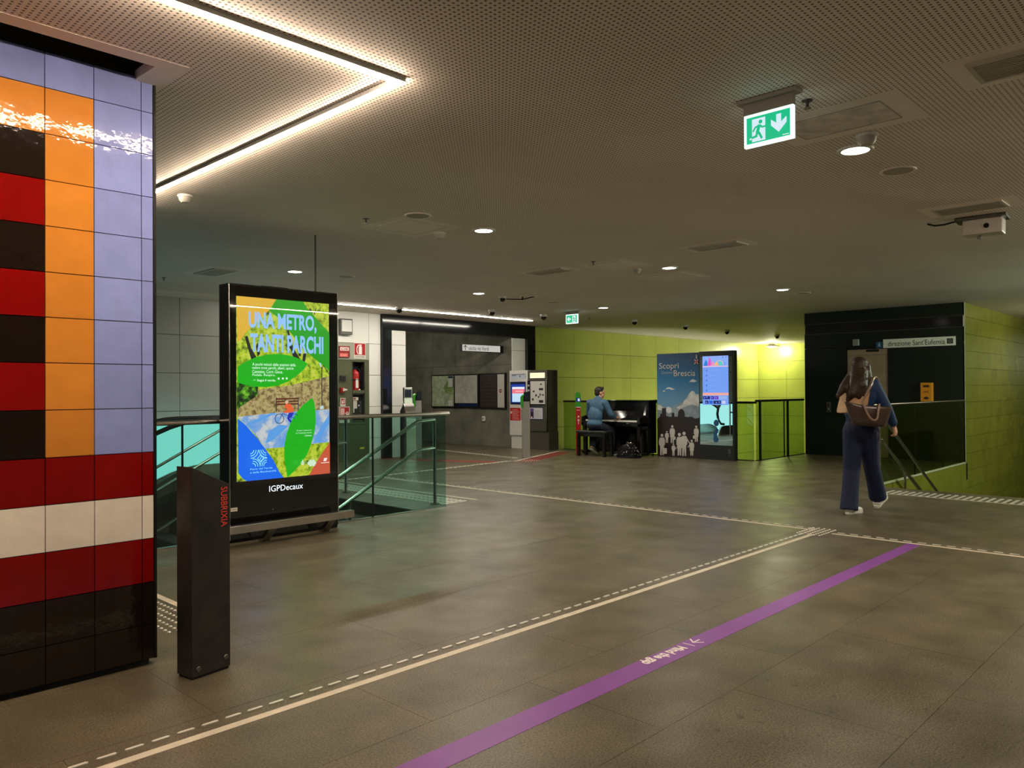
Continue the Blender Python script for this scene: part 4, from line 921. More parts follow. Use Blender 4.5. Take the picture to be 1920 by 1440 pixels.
sk = [(912, 880), (930, 870), (945, 850), (945, 830), (962, 830), (962, 775), (1005, 775), (1005, 850), (1030, 860), (1062, 860), (1062, 825), (1088, 820), (1090, 860), (1125, 860), (1130, 810), (1150, 785), (1170, 785), (1192, 810), (1195, 860), (1230, 865), (1260, 860), (1300, 880), (1336, 870)]
sk = sk[:-1] + [(1338, 870), (1338, 1279), (910, 1251)]; a.poly(DK, Q(sk))
def pers(cx, top, bot, s, skirt=False, arm=0):
    h = bot - top; k = h / 100
    P_ = lambda u, v: (cx + u * k * s, top + v * k)
    a.disc(SIL, *Q([(cx, top + 7 * k)])[0], 6.5 * k * .00226)
    a.poly(SIL, Q([P_(-10, 17), P_(10, 17), P_(15, 30), P_(14, 52), P_(11, 52), P_(9, 60), P_(8, 98), P_(2, 98), P_(0, 62), P_(-3, 98), P_(-9, 98), P_(-9, 60), P_(-12, 52), P_(-15, 50), P_(-15, 30)][::-1]))
    if arm: a.line(SIL, Q([P_(12 * arm, 28), P_(24 * arm, 46)]), 4 * k * .00226)
    if skirt: a.poly(SIL, Q([P_(-8, 40), P_(8, 40), P_(14, 66), P_(-14, 66)]))
pers(960, 1030, 1245, 1.0); pers(1012, 1002, 1122, 1.1); pers(1068, 945, 1125, 1.0, True); pers(1140, 1022, 1250, .9, True, 1); pers(1188, 1010, 1255, .9, False, 1); pers(1080, 1125, 1250, 1.0, False, 1); pers(1264, 1090, 1250, 1.0, True, -1); pers(1310, 950, 1112, 1.0, True)
a.poly(SIL, Q([(976, 1172), (1013, 1172), (1013, 1228), (976, 1228)])); a.line(SIL, Q([(985, 1170), (975, 1120)]), .008); a.poly(SIL, Q([(1085, 1060), (1105, 1060), (1103, 1088), (1084, 1088)])); a.poly(SIL, Q([(1278, 1048), (1298, 1048), (1296, 1078), (1277, 1078)]))
TW = (206, 206, 200)
(ax_, az_), (bx_, bz_) = Q([(940, 405), (1140, 322)]); a.text(TW, 'Scopri', ax_, bx_, az_, bz_)
(ax_, az_), (bx_, bz_) = Q([(1090, 460), (1305, 395)]); a.text(TW, 'Brescia', ax_, bx_, az_, bz_)
(ax_, az_), (bx_, bz_) = Q([(965, 438), (1085, 405)]); a.text((150, 170, 180), 'Discover', ax_, bx_, az_, bz_)
# small flag and label
(fx, fz) = Q([(1316, 315)])[0]; a.rect((40, 50, 110), fx - .045, fx + .045, fz - .045, fz + .045); a.line((220, 215, 210), [(fx - .04, fz - .04), (fx + .04, fz + .04)], .016); a.line((220, 215, 210), [(fx - .04, fz + .04), (fx + .04, fz - .04)], .016); a.rect((180, 40, 40), fx - .045, fx + .045, fz - .008, fz + .008); a.rect((180, 40, 40), fx - .008, fx + .008, fz - .045, fz + .045)
(fx, fz) = Q([(1319, 266)])[0]; a.rect((190, 190, 190), fx - .016, fx + .016, fz - .04, fz + .04)
a.build('city_print', ct, (0, -.001, 0))
MB().box(.985, 1.665, -.0135, -.012, .28, 1.96).build('front_glass', mat('mirror_glass', (0.72, 0.80, 0.80, 1), rough=0.0, metal=1.0), ct)
a = Art(glow=.95); sx, ex_ = 1.045, 1.59; z0_, z1_ = 1.045, 1.975
a.rect((116, 160, 246), sx, ex_, z0_, z1_); a.rect((140, 176, 250), sx, ex_, 1.78, z1_); a.rect((240, 170, 160), sx, ex_, 1.225, 1.275); a.rect((225, 190, 220), sx, ex_, 1.765, 1.785)
for x, h, c in [(.07, .12, (30, 130, 220)), (.15, .17, (230, 90, 200)), (.22, .09, (240, 150, 190)), (.30, .07, (250, 180, 120)), (.38, .10, (90, 210, 190)), (.46, .08, (120, 160, 250))]: a.poly(c, [(sx + x - .045, 1.79), (sx + x + .045, 1.79), (sx + x + .03, 1.79 + h * .7), (sx + x, 1.79 + h)])
a.ring((250, 220, 120), sx + .36, 1.80, .085, .008, 10, 0, pi); a.disc((60, 120, 190), sx + .43, 1.945, .012); a.disc((90, 140, 200), sx + .50, 1.945, .012)
for k in range(5): a.disc((86, 124, 214), sx + .09, 1.70 - .095 * k, .020); a.rect((132, 172, 250), sx + .14, sx + .14 + .2 - .02 * (k % 3), 1.695 - .095 * k, 1.705 - .095 * k)
for x, w_, c in [(.015, .15, (24, 20, 110)), (.18, .07, (60, 20, 160)), (.265, .075, (120, 30, 180)), (.35, .17, (150, 180, 240))]: a.rect(c, sx + x, sx + x + w_, 1.15, 1.21)
for x, w_, c in [(.06, .07, (20, 24, 90)), (.145, .075, (30, 90, 220)), (.235, .16, (18, 24, 90)), (.41, .08, (200, 205, 240))]: a.rect(c, sx + x, sx + x + w_, 1.065, 1.125)
for x, z in [(.05, 1.18), (.10, 1.19), (.30, 1.09), (.36, 1.095), (.09, 1.09), (.21, 1.18), (.30, 1.18)]: a.disc((110, 140, 250), sx + x, z, .014)
a.build('screen', ct, (0, -.0138, 0), 'lit blue touch screen')
a = Art(); ib = (34, 84, 130); a.disc(ib, 1.33, .70, .055, rz=.062)
a.poly(ib, [(1.27, .45), (1.275, .53), (1.30, .585), (1.345, .60), (1.375, .58), (1.37, .53), (1.345, .49), (1.345, .45), (1.375, .40), (1.37, .36), (1.335, .33), (1.29, .335), (1.265, .37)]); a.rect((60, 70, 74), 1.57, 1.63, .13, .215)
for z in (.11, .09, .07): a.rect((60, 70, 74), 1.57, 1.63, z, z + .006)
a.build('info_symbol', ct, (0, -.0139, 0), 'blue letter i symbol')
MB().lathe([(0.001, 0), (.012, 0), (.012, .004), (.001, .004)], 12).build('camera_lens', M_BLACK, ct, loc=(1.635, -.012, 1.66)).rotation_euler = (pi / 2, 0, 0)

# ================================================================== PIANO AND BENCH
pi_ = thing('upright_piano', 'black polished upright piano in front of the green glass balustrade', 'piano', (12.93, 10.42, 0), FACE_X)
MP_ = mat('piano_lacquer', (0.006, 0.006, 0.006, 1), rough=0.08, spec=.35)
W = 1.49
MB().box(.0, W, .27, .58, .05, 1.10).build('case', MP_, pi_, bevel=.004)
MB().box(-.015, W + .015, .24, .60, 1.10, 1.13).build('lid', MP_, pi_, bevel=.006)
MB().prism([(.255, .80), (.27, .80), (.27, 1.08), (.262, 1.08)], .06, W - .06, 'x').build('music_desk', MP_, pi_)
for x in (0, W - .06): MB().prism([(-.0, .60), (.27, .60), (.27, 1.05), (.20, .82), (.0, .78)], x, x + .06, 'x').build('cheek', MP_, pi_, bevel=.006)
MB().box(0, W, -.0, .27, .60, .665).build('keybed', MP_, pi_, bevel=.005)
MB().box(.06, W - .06, .005, .03, .665, .69).build('key_slip', MP_, pi_)
MB().prism([(.175, .735), (.19, .735), (.265, .90), (.25, .905)], .07, W - .07, 'x').build('fallboard', MP_, pi_)
kw = (W - .20) / 52; kb = MB(); 
for k in range(52): kb.box(.10 + kw * k + .0006, .10 + kw * (k + 1) - .0006, .028, .175, .69, .722)
M_IV = mat('ivory_keys', (.80, .78, .72, 1), rough=.25); kb.build('white_keys', M_IV, pi_, kind='stuff')
kb = MB()
for k in range(51):
    if k % 7 not in (1, 4): kb.box(.10 + kw * (k + 1) - .006, .10 + kw * (k + 1) + .006, .08, .175, .722, .733)
kb.build('black_keys', MP_, pi_, kind='stuff')
for x in (.02, W - .09): MB().prism([(.02, .60), (.09, .60), (.075, .08), (.035, .08)], x, x + .07, 'x').build('leg', MP_, pi_, bevel=.004)
for x in (0.0, W - .11): MB().box(x, x + .11, 0.0, .30, .02, .08).build('toe_block', MP_, pi_, bevel=.004)
for x in (.66, .745, .83): MB().box(x - .02, x + .02, .16, .28, .06, .075).build('pedal', mat('brass', (.6, .45, .18, 1), rough=.25, metal=1), pi_, bevel=.004)
for x in (.05, W - .05):
    for y in (.03, .52): MB().tube([(x - .012, y, .02), (x + .012, y, .02)], .02, 10).build('caster', M_BLACKM, pi_)
bn = thing('piano_bench', 'black piano bench the seated man is sitting on', 'bench', (12.60, 9.80, 0), radians(-90 + 4))
MB().box(-.36, .36, -.17, .17, .465, .52).build('seat', mat('black_leather', (.012, .012, .012, 1), rough=.35), bn, bevel=.015)
MB().box(-.33, .33, -.15, .15, .40, .465).build('apron', MP_, bn)
for x in (-.31, .31):
    for y in (-.13, .13): MB().prism([(x - .028, y - .028), (x + .028, y - .028), (x + .028, y + .028), (x - .028, y + .028)], 0, .42).build('leg', MP_, bn, bevel=.003)
for x in (-.34, .34): MB().lathe([(.001, 0), (.03, 0), (.03, .02), (.001, .02)], 12).build('height_knob', M_STEEL, bn, loc=(x, 0, .435)).rotation_euler = (0, (1 if x > 0 else -1) * pi / 2, 0)
# sequinned bag
sb = thing('sequin_bag', 'soft black bag with glittering sequins lying on the floor before the piano', 'bag', (12.72, 9.06, 0))
g = MB(); n, m_ = 26, 12; rr = random.Random(9); V = []; F = []
off = [[rr.uniform(.86, 1.12) for _ in range(n)] for _ in range(m_ + 1)]
for i in range(m_ + 1):
    t_ = pi / 2 * i / m_
    for j in range(n):
        aa = 2 * pi * j / n; q_ = off[i][j] if 0 < i < m_ else 1
        V.append((.17 * cos(t_) ** .7 * cos(aa) * q_, .26 * cos(t_) ** .7 * sin(aa) * q_, .002 + .25 * sin(t_) * (1 + .18 * sin(aa * 2 + 1)) * (q_ if i > 0 else 1)))
for i in range(m_):
    for j in range(n): F.append((i * n + j, i * n + (j + 1) % n, (i + 1) * n + (j + 1) % n, (i + 1) * n + j))
F.append(tuple(range(n - 1, -1, -1))); g.add(V, F); g.build('cloth_body', mat('black_cloth', (.005, .005, .006, 1), rough=.8, spec=.2), sb, smooth=True)
q = MB()
for _ in range(170):
    i, j = rr.randint(2, m_ - 1), rr.randint(0, n - 1); p = Vector(V[i * n + j]) + Vector((rr.uniform(-.012, .012), rr.uniform(-.012, .012), rr.uniform(0, .012))); nn = Vector((p.x, p.y, p.z * .8)).normalized(); p += nn * .006
    nn = (nn + Vector((rr.uniform(-.5, .5), rr.uniform(-.5, .5), rr.uniform(-.5, .5)))).normalized(); s1 = nn.orthogonal().normalized() * .009; s2 = nn.cross(s1)
    q.add([p - s1, p - s2, p + s1, p + s2], [(0, 1, 2, 3)])
q.build('sequins', mat('sequin_metal', (.85, .72, .60, 1), rough=.3, metal=.6), sb, kind='stuff')

# ================================================================== LIFT
dr = struct(MB().box(0, .76, 0.024, .029, 0, 2.15).box(-.02, 0, -.004, .029, 0, 2.15).box(.76, .78, -.004, .029, 0, 2.15).build('door_1', M_BLACKM, loc=(XL, 5.95, 0))); dr.rotation_euler = (0, 0, FACE_X)
M_DOOR = mat('bronze_lift_steel', (0.34, 0.26, 0.17, 1), rough=0.4, metal=0.2, var=.1)
for x in (.0, .38): MB().box(x + .002, x + .378, .010, .023, 0.01, 1.985).build('door_leaf', M_DOOR, dr)
MB().box(0.002, .758, .004, .023, 1.99, 2.10).build('lintel', M_DOOR, dr); MB().box(.36, .60, .0, .004, 2.05, 2.095).build('lintel_label', M_BLACKM, dr)
cp = thing('lift_call_panel', 'small pale lift call panel on the dark cladding left of the woman', 'lift call panel', (XL, 6.37, .86), FACE_X)
MB().box(0, .09, -.012, 0, 0, .21).build('plate', M_STEEL, cp, bevel=.003)
for z, c in ((.14, M_BLACKM), (.07, M_GREY)): MB().lathe([(.001, 0), (.018, 0), (.016, .006), (.001, .006)], 12).build('button', c, cp, loc=(.045, -.012, z)).rotation_euler = (pi / 2, 0, 0)
ws = thing('lift_direction_sign', 'long pale direction sign with dark lettering above the lift', 'sign', (XL, 5.262, 2.112), FACE_X)
MB().box(0, 1.245, -.03, 0, 0, .165).build('plate', mat('pale_sign_plate', (.80, .82, .74, 1), rough=.35), ws, bevel=.003)
a = Art(); K = (30, 34, 30); a.text(K, 'direzione Sant\u2019Eufemia', .09, 1.075, .03, .125); a.rect(K, 1.11, 1.21, .035, .13); a.ring((150, 155, 140), 1.16, .0825, .028, .008, 14); a.rect((150, 155, 140), 1.156, 1.164, .06, .10)
a.build('lettering', ws, (0, -.031, 0))
bs = thing('square_sign', 'small blue square sign left of the long direction sign', 'sign', (XL, 5.395, 2.115), FACE_X); MB().box(0, .122, -.02, 0, 0, .12).build('plate', mat('blue_sign', rgb(20, 84, 130), rough=.35), bs, bevel=.002)
a = Art(); a.rect((150, 180, 200), .04, .08, .03, .08); a.disc((150, 180, 200), .06, .095, .012); a.build('symbol', bs, (0, -.021, 0))
lb = thing('speaker_box', 'small pale speaker box on the dark lift cladding above the door', 'speaker', (XL, 5.825, 2.18), FACE_X); MB().box(0, .112, -.06, 0, 0, .125).build('case', mat('pale_grey_case', (.38, .4, .37, 1), rough=.5), lb, bevel=.006); MB().box(.012, .10, -.064, -.06, .012, .113).build('front_grille', M_GREY, lb)
yb = thing('yellow_wall_box', 'yellow wall box with dark symbols beside the lift door', 'box', (XL, 4.595, 1.09), FACE_X)
MB().box(0, .205, -.09, 0, 0, .35).build('case', mat('amber_yellow', rgb(226, 150, 24), rough=.4), yb, bevel=.012)
a = Art(); a.rect((60, 40, 14), .05, .155, .265, .305); a.rect((180, 110, 30), .06, .145, .16, .20); a.poly((60, 40, 14), [(.05, .065), (.085, .04), (.12, .04), (.155, .065), (.12, .09), (.085, .09)]); a.build('symbols', yb, (0, -.091, 0))

# ================================================================== THINGS ON THE CEILING
def exit_sign(label, x, y_left, wd, ztop, h, mirrored=False, group='green lit exit signs'):
    t = thing('exit_sign', label, 'exit sign', (x, y_left, 0), FACE_X, group)
    MB().box(-.03, wd + .03, -.03, .05, H - .022, H - .0005).build('ceiling_bracket', mat('sign_grey', (.30, .28, .25, 1), rough=.5), t, bevel=.003)
    MB().box(.0, wd, -.004, .028, ztop, H - .022).build('housing', MATS['sign_grey'], t)
    MB().box(0, wd, 0.0, .024, ztop - h, ztop).build('lit_panel', glow('exit_white', rgb(225, 255, 245), 1.6), t, bevel=.002)
    G_ = (14, 190, 136); Wt = (214, 236, 246); a = Art(glow=1.0); m = .016
    a.rect(G_, m, wd - m, ztop - h + m, ztop - m)
    def U(pts): return [((wd - (m + u * (wd - 2 * m))) if mirrored else (m + u * (wd - 2 * m)), ztop - m - v * (h - 2 * m)) for u, v in pts]
    def pl(c, p): a.poly(c, U(p)[::-1] if not mirrored else U(p))
    pl(Wt, [(.13, .09), (.44, .09), (.44, .95), (.13, .95)])
    hx, hz = U([(.33, .24)])[0]; a.disc(G_, hx, hz, h * .062, 14)
    a.line(G_, U([(.30, .38), (.26, .58)]), h * .105); a.line(G_, U([(.30, .36), (.21, .42), (.16, .55)]), h * .055); a.line(G_, U([(.33, .38), (.37, .46), (.45, .45)]), h * .055)
    a.line(G_, U([(.27, .58), (.32, .72), (.36, .86)]), h * .075); a.line(G_, U([(.26, .58), (.24, .76), (.11, .80)]), h * .075); pl(Wt, [(.08, .80), (.13, .80), (.13, .86), (.08, .86)])
    if not mirrored:
        pl(Wt, [(.70, .13), (.81, .13), (.81, .44), (.93, .28), (.93, .50), (.755, .80), (.58, .50), (.58, .28), (.70, .44)])
    else:
        pl(Wt, [(.56, .42), (.74, .42), (.66, .25), (.78, .25), (.93, .50), (.78, .75), (.66, .75), (.74, .58), (.56, .58)])
    if not mirrored: a.rect(Wt, wd - .055, wd - .02, ztop - h + .022, ztop - h + .026)
    a.build('pictogram', t, (0, -.001, 0)); return t
exit_sign('large lit green exit sign with running figure and down arrow near the camera', 3.87, 1.992, .272, 2.805, .172)
exit_sign('small far lit green exit sign with a left arrow above the ticket machines', 11.83, 9.905, .298, 2.825, .182, mirrored=True)

def hatch(label, x0, x1, y0, y1, stained=False):
    t = thing('ceiling_hatch', label, 'ceiling hatch', ((x0 + x1) / 2, (y0 + y1) / 2, H), 0)
    a, b = (x1 - x0) / 2, (y1 - y0) / 2
    MB().box(-a - .10, a + .10, -b - .10, b + .10, -.0015, -.0005).build('border', M_CEILP, t)
    MB().box(-a, a, -b, b, -.005, -.0015).build('cover', mat('stained_cover', (.62, .575, .51, 1), rough=.7, var=.25, vscale=9) if stained else M_CEILP, t)
    fr = MB()
    for p in ((-a, -b, a, -b + .006), (-a, b - .006, a, b), (-a, -b, -a + .006, b), (a - .006, -b, a, b)): fr.box(p[0], p[2], p[1], p[3], -.006, -.0045)
    fr.build('seam', M_GREY, t); return t
hatch('grubby plain ceiling hatch behind the large exit sign', 4.36, 4.72, 1.46, 2.02, True)
hatch('plain ceiling hatch between the light line and the nearer downlight', 4.36, 4.86, 5.50, 6.0)
hatch('plain ceiling hatch in the middle of the ceiling beside a smoke detector', 7.58, 8.1, 5.52, 6.0)
hatch('faint ceiling hatch farther back beyond the middle downlight', 8.9, 9.5, 5.5, 6.05)

def vent(label, x0, x1, y0, y1, slats=True, lip=True):
    t = thing('air_vent', label, 'air vent', ((x0 + x1) / 2, (y0 + y1) / 2, H), 0, 'ceiling air vents')
    a, b = (x1 - x0) / 2, (y1 - y0) / 2
    MB().box(-a - .09, a + .09, -b - .09, b + .09, -.0012, -.0004).build('border', M_CEILP, t)
    fr = MB(); f = .025
    for p in ((-a, -b, a, -b + f), (-a, b - f, a, b), (-a, -b + f, -a + f, b - f), (a - f, -b + f, a, b - f)): fr.box(p[0], p[2], p[1], p[3], -.014, -.0012)
    fr.build('frame', mat('vent_grey', (.50, .46, .38, 1), rough=.5), t)
    MB().box(-a + f, a - f, -b + f, b - f, -.003, -.0012).build('back', mat('vent_back', (.10, .09, .07, 1), rough=.7), t)
    n = 11
    for k in range(n):
        x = -a + f + (2 * a - 2 * f) * (k + .5) / n; boxobj('slat', x - .006, x + .006, -b + f, b - f, -.012, -.003, MATS['vent_grey'], t)
    return t
vent('large slatted air vent at the upper right of the ceiling', 4.16, 4.46, .40, 1.01)
vent('air vent on the right side of the ceiling next to the pale hanging box', 7.36, 7.66, 1.53, 2.06)
vent('air vent in the middle of the ceiling right of the hatches', 7.43, 7.70, 3.92, 4.50)
vent('air vent in the ceiling near the middle hatch', 7.50, 7.76, 6.36, 6.95)
vent('air vent in the ceiling above the left stairs', 4.41, 4.72, 9.35, 9.95)

def detector(label, x, y, s=1.0):
    t = thing('smoke_detector', label, 'smoke detector', (x, y, H), 0, 'smoke detectors')
    MB().lathe([(.001, -.0005), (.058 * s, -.0005), (.058 * s, -.018), (.001, -.018)], 20).build('base', M_WHITE, t, smooth=True)
    MB().lathe([(.001, -.06 * s), (.030 * s, -.058 * s), (.046 * s, -.04 * s), (.05 * s, -.02), (.05 * s, -.018)], 20).build('head', mat('detector_grey', (.45, .43, .38, 1), rough=.5), t, smooth=True)
    return t
for x, y, l, s in [(4.90, 1.72, 'round smoke detector overlapping the nearest lit downlight', 1.1), (4.98, 5.76, 'smoke detector at the corner of the plain hatch left of the downlight', 1), (8.28, 5.75, 'smoke detector at the corner of the middle ceiling hatch', 1),
                   (2.62, 6.05, 'smoke detector beside the warm light line at the tiled pillar', 1)]: detector(l, x, y, s)
def sprinkler(label, x, y):
    t = thing('sprinkler', label, 'sprinkler', (x, y, H), 0, 'ceiling sprinklers')
    MB().lathe([(.03, -.0005), (.028, -.006), (.008, -.008), (.008, -.03), (.012, -.034), (.001, -.036)], 14, cap=False).build('body', M_STEELD, t, smooth=True)
    MB().lathe([(.001, -.044), (.02, -.044), (.02, -.040), (.001, -.040)], 12).build('deflector', M_STEEL, t)
for x, y, l in [(4.11, 5.75, 'sprinkler by the far edge of the plain hatch'), (7.42, 5.78, 'sprinkler by the middle ceiling hatch'), (4.09, 1.74, 'pale sprinkler right beside the large exit sign'), (13.2, 10.4, 'sprinkler behind the far exit sign'), (4.3, 10.6, 'sprinkler above the left stairs')]: sprinkler(l, x, y)
def dome(label, x, y, s=1.0):
    t = thing('dome_camera', label, 'camera', (x, y, H), 0, 'dome cameras')
    MB().lathe([(.001, -.0005), (.075 * s, -.0005), (.075 * s, -.035), (.062 * s, -.05), (.001, -.05)], 20).build('base', M_WHITE, t, smooth=True)
    MB().ell((0, 0, -.055), (.058 * s, .058 * s, .062 * s), n=16).build('dome', M_BLACK, t, smooth=True)
for x, y, l in [(8.87, 11.40, 'dome camera crossing the white light line'), (10.46, 10.59, 'dome camera under the small camera bracket'), (11.9, 10.55, 'dome camera between light line and far exit sign'), (14.3, 10.0, 'first dome camera along the green wall'), (16.4, 10.0, 'second dome camera along the green wall'),
                (18.6, 10.1, 'third dome camera along the green wall'), (21.3, 10.0, 'dome camera in front of the bright corner lamp')]: dome(l, x, y)
# bracket cameras
pb = thing('ceiling_box', 'pale box with a black cable hanging from the ceiling on the right', 'box', (8.02, 1.82, H), radians(-86))
MB().box(-.20, .20, -.12, .12, -.03, -.0005).build('mount_plate', M_STEELD, pb); MB().prism([(-.10, -.03), (.10, -.03), (.085, -.165), (-.115, -.165)], -.14, .17, 'x').build('case', mat('warm_white_case', (.55, .52, .46, 1), rough=.45), pb, bevel=.01)
MB().tube([(-.20, -.05, -.02), (-.30, -.05, -.035), (-.38, -.03, -.03), (-.44, -.02, -.004)], .008, 8).build('cable', M_BLACKM, pb, smooth=True); MB().lathe([(.001, 0), (.022, 0), (.022, .02), (.001, .02)], 14).build('lens', M_BLACK, pb, loc=(.05, -.10, -.10)).rotation_euler = (pi / 2, 0, 0)
MB().lathe([(.001, -.20), (.02, -.195), (.02, -.165), (.001, -.165)], 10).build('foot', M_GREY, pb, loc=(-.02, 0, 0))
p2 = thing('camera_bracket', 'small ceiling bracket with a black camera and cable left of the far exit sign', 'camera', (9.35, 8.75, H), radians(-45))
MB().box(-.05, .25, -.10, .10, -.006, -.0005).build('plate', M_CEILP, p2); MB().tube([(.0, 0, -.006), (.0, 0, -.06)], .012, 8).tube([(-.27, 0, -.045), (.0, 0, -.05), (.12, 0, -.02), (.20, 0, -.006)], .008, 8).build('arm', M_BLACKM, p2, smooth=True)
MB().lathe([(.001, -.0005), (.06, -.0005), (.06, -.03), (.001, -.03)], 16).build('base', M_WHITE, p2, loc=(-.33, 0, 0)); MB().ell((-.33, 0, -.035), (.05, .05, .055)).build('dome', M_BLACK, p2, smooth=True)
# bulkhead over the left stairs

# ================================================================== PEOPLE
# joints in metres
J = {'head': (8.644, 3.125, 1.558), 'neck': (8.648, 3.122, 1.415), 'chest': (8.645, 3.128, 1.266), 'chestup': (8.648, 3.123, 1.346), 'waist': (8.641, 3.134, 1.077), 'pelvis': (8.645, 3.131, 0.916), 'shL': (8.620, 3.253, 1.382), 'shR': (8.671, 2.998, 1.380), 'elR': (8.724, 2.889, 1.130), 'wrR': (8.864, 2.861, 0.950), 'elL': (8.666, 3.295, 1.132), 'wrL': (8.953, 3.329, 1.018), 'hipL': (8.645, 3.204, 0.885), 'knL': (8.643, 3.225, 0.469), 'anL': (8.553, 3.222, 0.076), 'hipR': (8.670, 3.063, 0.889), 'knR': (8.906, 3.110, 0.539), 'anR': (9.292, 3.132, 0.075)}
HAIR_A = [(8.565, 3.136, 1.506), (8.486, 3.119, 1.392), (8.428, 3.137, 1.291), (8.411, 3.170, 1.223)]
HAIR_B = [(8.572, 3.172, 1.484), (8.434, 3.216, 1.359), (8.387, 3.266, 1.263)]
HAIR_C = [(8.635, 3.078, 1.506), (8.576, 3.025, 1.391), (8.505, 3.028, 1.273)]
HAIR_D = [(8.582, 3.103, 1.506), (8.500, 3.075, 1.380), (8.458, 3.077, 1.257)]
BAG_F = [(8.186, 3.129, 1.215), (8.492, 2.754, 1.153), (8.471, 2.807, 0.944), (8.258, 3.071, 0.961)]
BAG_B = [(8.336, 3.175, 1.213), (8.647, 2.810, 1.155), (8.622, 2.867, 0.936), (8.419, 3.120, 0.959)]
STRAP1 = [(8.303, 2.978, 1.209), (8.330, 2.950, 1.291), (8.402, 2.932, 1.379), (8.571, 2.958, 1.458), (8.751, 2.987, 1.448), (8.823, 2.985, 1.334), (8.674, 2.926, 1.164)]
STRAP2 = [(8.305, 2.984, 1.214), (8.254, 2.930, 1.117), (8.270, 2.899, 1.047), (8.300, 2.868, 1.019), (8.323, 2.845, 1.041), (8.341, 2.840, 1.106), (8.401, 2.849, 1.181)]
DRAPE = [(8.553, 3.272, 1.416), (8.509, 3.200, 1.416), (8.464, 3.129, 1.415), (8.478, 3.080, 1.414), (8.515, 3.040, 1.414), (8.573, 3.007, 1.414), (8.658, 2.983, 1.414), (8.540, 3.281, 1.360), (8.498, 3.207, 1.360), (8.455, 3.135, 1.359), (8.470, 3.084, 1.359), (8.508, 3.042, 1.358), (8.568, 3.007, 1.358), (8.655, 2.982, 1.358), (8.527, 3.290, 1.303), (8.487, 3.215, 1.304), (8.445, 3.140, 1.304), (8.462, 3.088, 1.303), (8.502, 3.044, 1.303), (8.563, 3.008, 1.303), (8.652, 2.982, 1.302), (8.515, 3.299, 1.247), (8.474, 3.223, 1.248), (8.433, 3.148, 1.248), (8.451, 3.096, 1.248), (8.491, 3.052, 1.248), (8.552, 3.016, 1.247), (8.641, 2.989, 1.246), (8.502, 3.308, 1.191), (8.459, 3.235, 1.192), (8.416, 3.162, 1.193), (8.431, 3.113, 1.193), (8.468, 3.072, 1.193), (8.526, 3.038, 1.192), (8.613, 3.014, 1.191), (8.490, 3.317, 1.134), (8.444, 3.246, 1.136), (8.398, 3.177, 1.138), (8.410, 3.130, 1.138), (8.445, 3.091, 1.138), (8.501, 3.060, 1.137), (8.584, 3.039, 1.136), (8.477, 3.326, 1.078), (8.429, 3.258, 1.080), (8.380, 3.191, 1.083), (8.390, 3.146, 1.083), (8.422, 3.111, 1.083), (8.475, 3.083, 1.082), (8.556, 3.064, 1.080)]
HEEL_R = (9.062, 3.118, 0.012)
HEEL_L = (8.512, 3.230, 0.0)
def blob(name, mb, m, parent, voxel=0.01, it=4, label=None):
    """many overlapping volumes fused into one continuous surface"""
    o = mb.build(name, m, parent, label=label)
    r = o.modifiers.new('fuse', 'REMESH'); r.mode = 'VOXEL'; r.voxel_size = voxel; r.use_smooth_shade = True
    s = o.modifiers.new('soften', 'SMOOTH'); s.factor = 0.5; s.iterations = it
    return o
def hand(mb, wrist, d, palm_n, side, size=1.0, curl=0.6):
    """palm and five separate bent fingers; d = direction of the hand, palm_n = where the palm looks, side = towards the thumb"""
    w_, d, n_, s_ = Vector(wrist), Vector(d).normalized(), Vector(palm_n).normalized(), Vector(side).normalized()
    k = size
    for q_ in (-.024, -.008, .008, .024): mb.cap(w_ + s_ * q_ * .6 * k, .015 * k, w_ + d * .085 * k + s_ * q_ * k, .0125 * k)
    for i, (q_, L) in enumerate([(.029, .070), (.010, .078), (-.010, .072), (-.029, .056)]):
        a = w_ + d * .088 * k + s_ * q_ * k; L *= k
        b = a + (d * cos(curl * .6) + n_ * sin(curl * .6)) * L * .5; c = b + (d * cos(curl * 1.7) + n_ * sin(curl * 1.7)) * L * .32; e = c + (d * cos(curl * 2.4) + n_ * sin(curl * 2.4)) * L * .25
        mb.chain([a, b, c, e], [.0095 * k, .0088 * k, .008 * k, .007 * k], 8)
    a = w_ + d * .025 * k + s_ * .026 * k; b = a + (s_ * .62 + d * .7 + n_ * .25).normalized() * .042 * k; c = b + (d * .9 + s_ * .15 + n_ * .35).normalized() * .032 * k
    mb.chain([a, b, c], [.013 * k, .0105 * k, .008 * k], 8)
def head(mb, c, yaw, s=1.0):
    c = Vector(c); R_ = Matrix.Rotation(yaw, 3, 'Z'); T_ = lambda x, y, z: c + R_ @ Vector((x * s, y * s, z * s))
    mb.ell(T_(-.008, 0, .025), (.094 * s, .076 * s, .088 * s), yaw); mb.ell(T_(.020, 0, -.045), (.068 * s, .058 * s, .066 * s), yaw)
    mb.cap(T_(.055, 0, -.085), .026 * s, T_(.03, 0, -.09), .03 * s)                      # chin
    mb.cap(T_(.086, 0, .012), .008 * s, T_(.102, 0, -.024), .0125 * s); mb.cap(T_(.09, 0, -.026), .012 * s, T_(.08, 0, -.03), .016 * s)   # nose
    for q_ in (-1, 1): mb.ell(T_(-.005, .078 * q_, -.005), (.022 * s, .009 * s, .032 * s), yaw); mb.cap(T_(.078, .018 * q_, .022), .009 * s, T_(.068, .048 * q_, .024), .009 * s)
    return T_
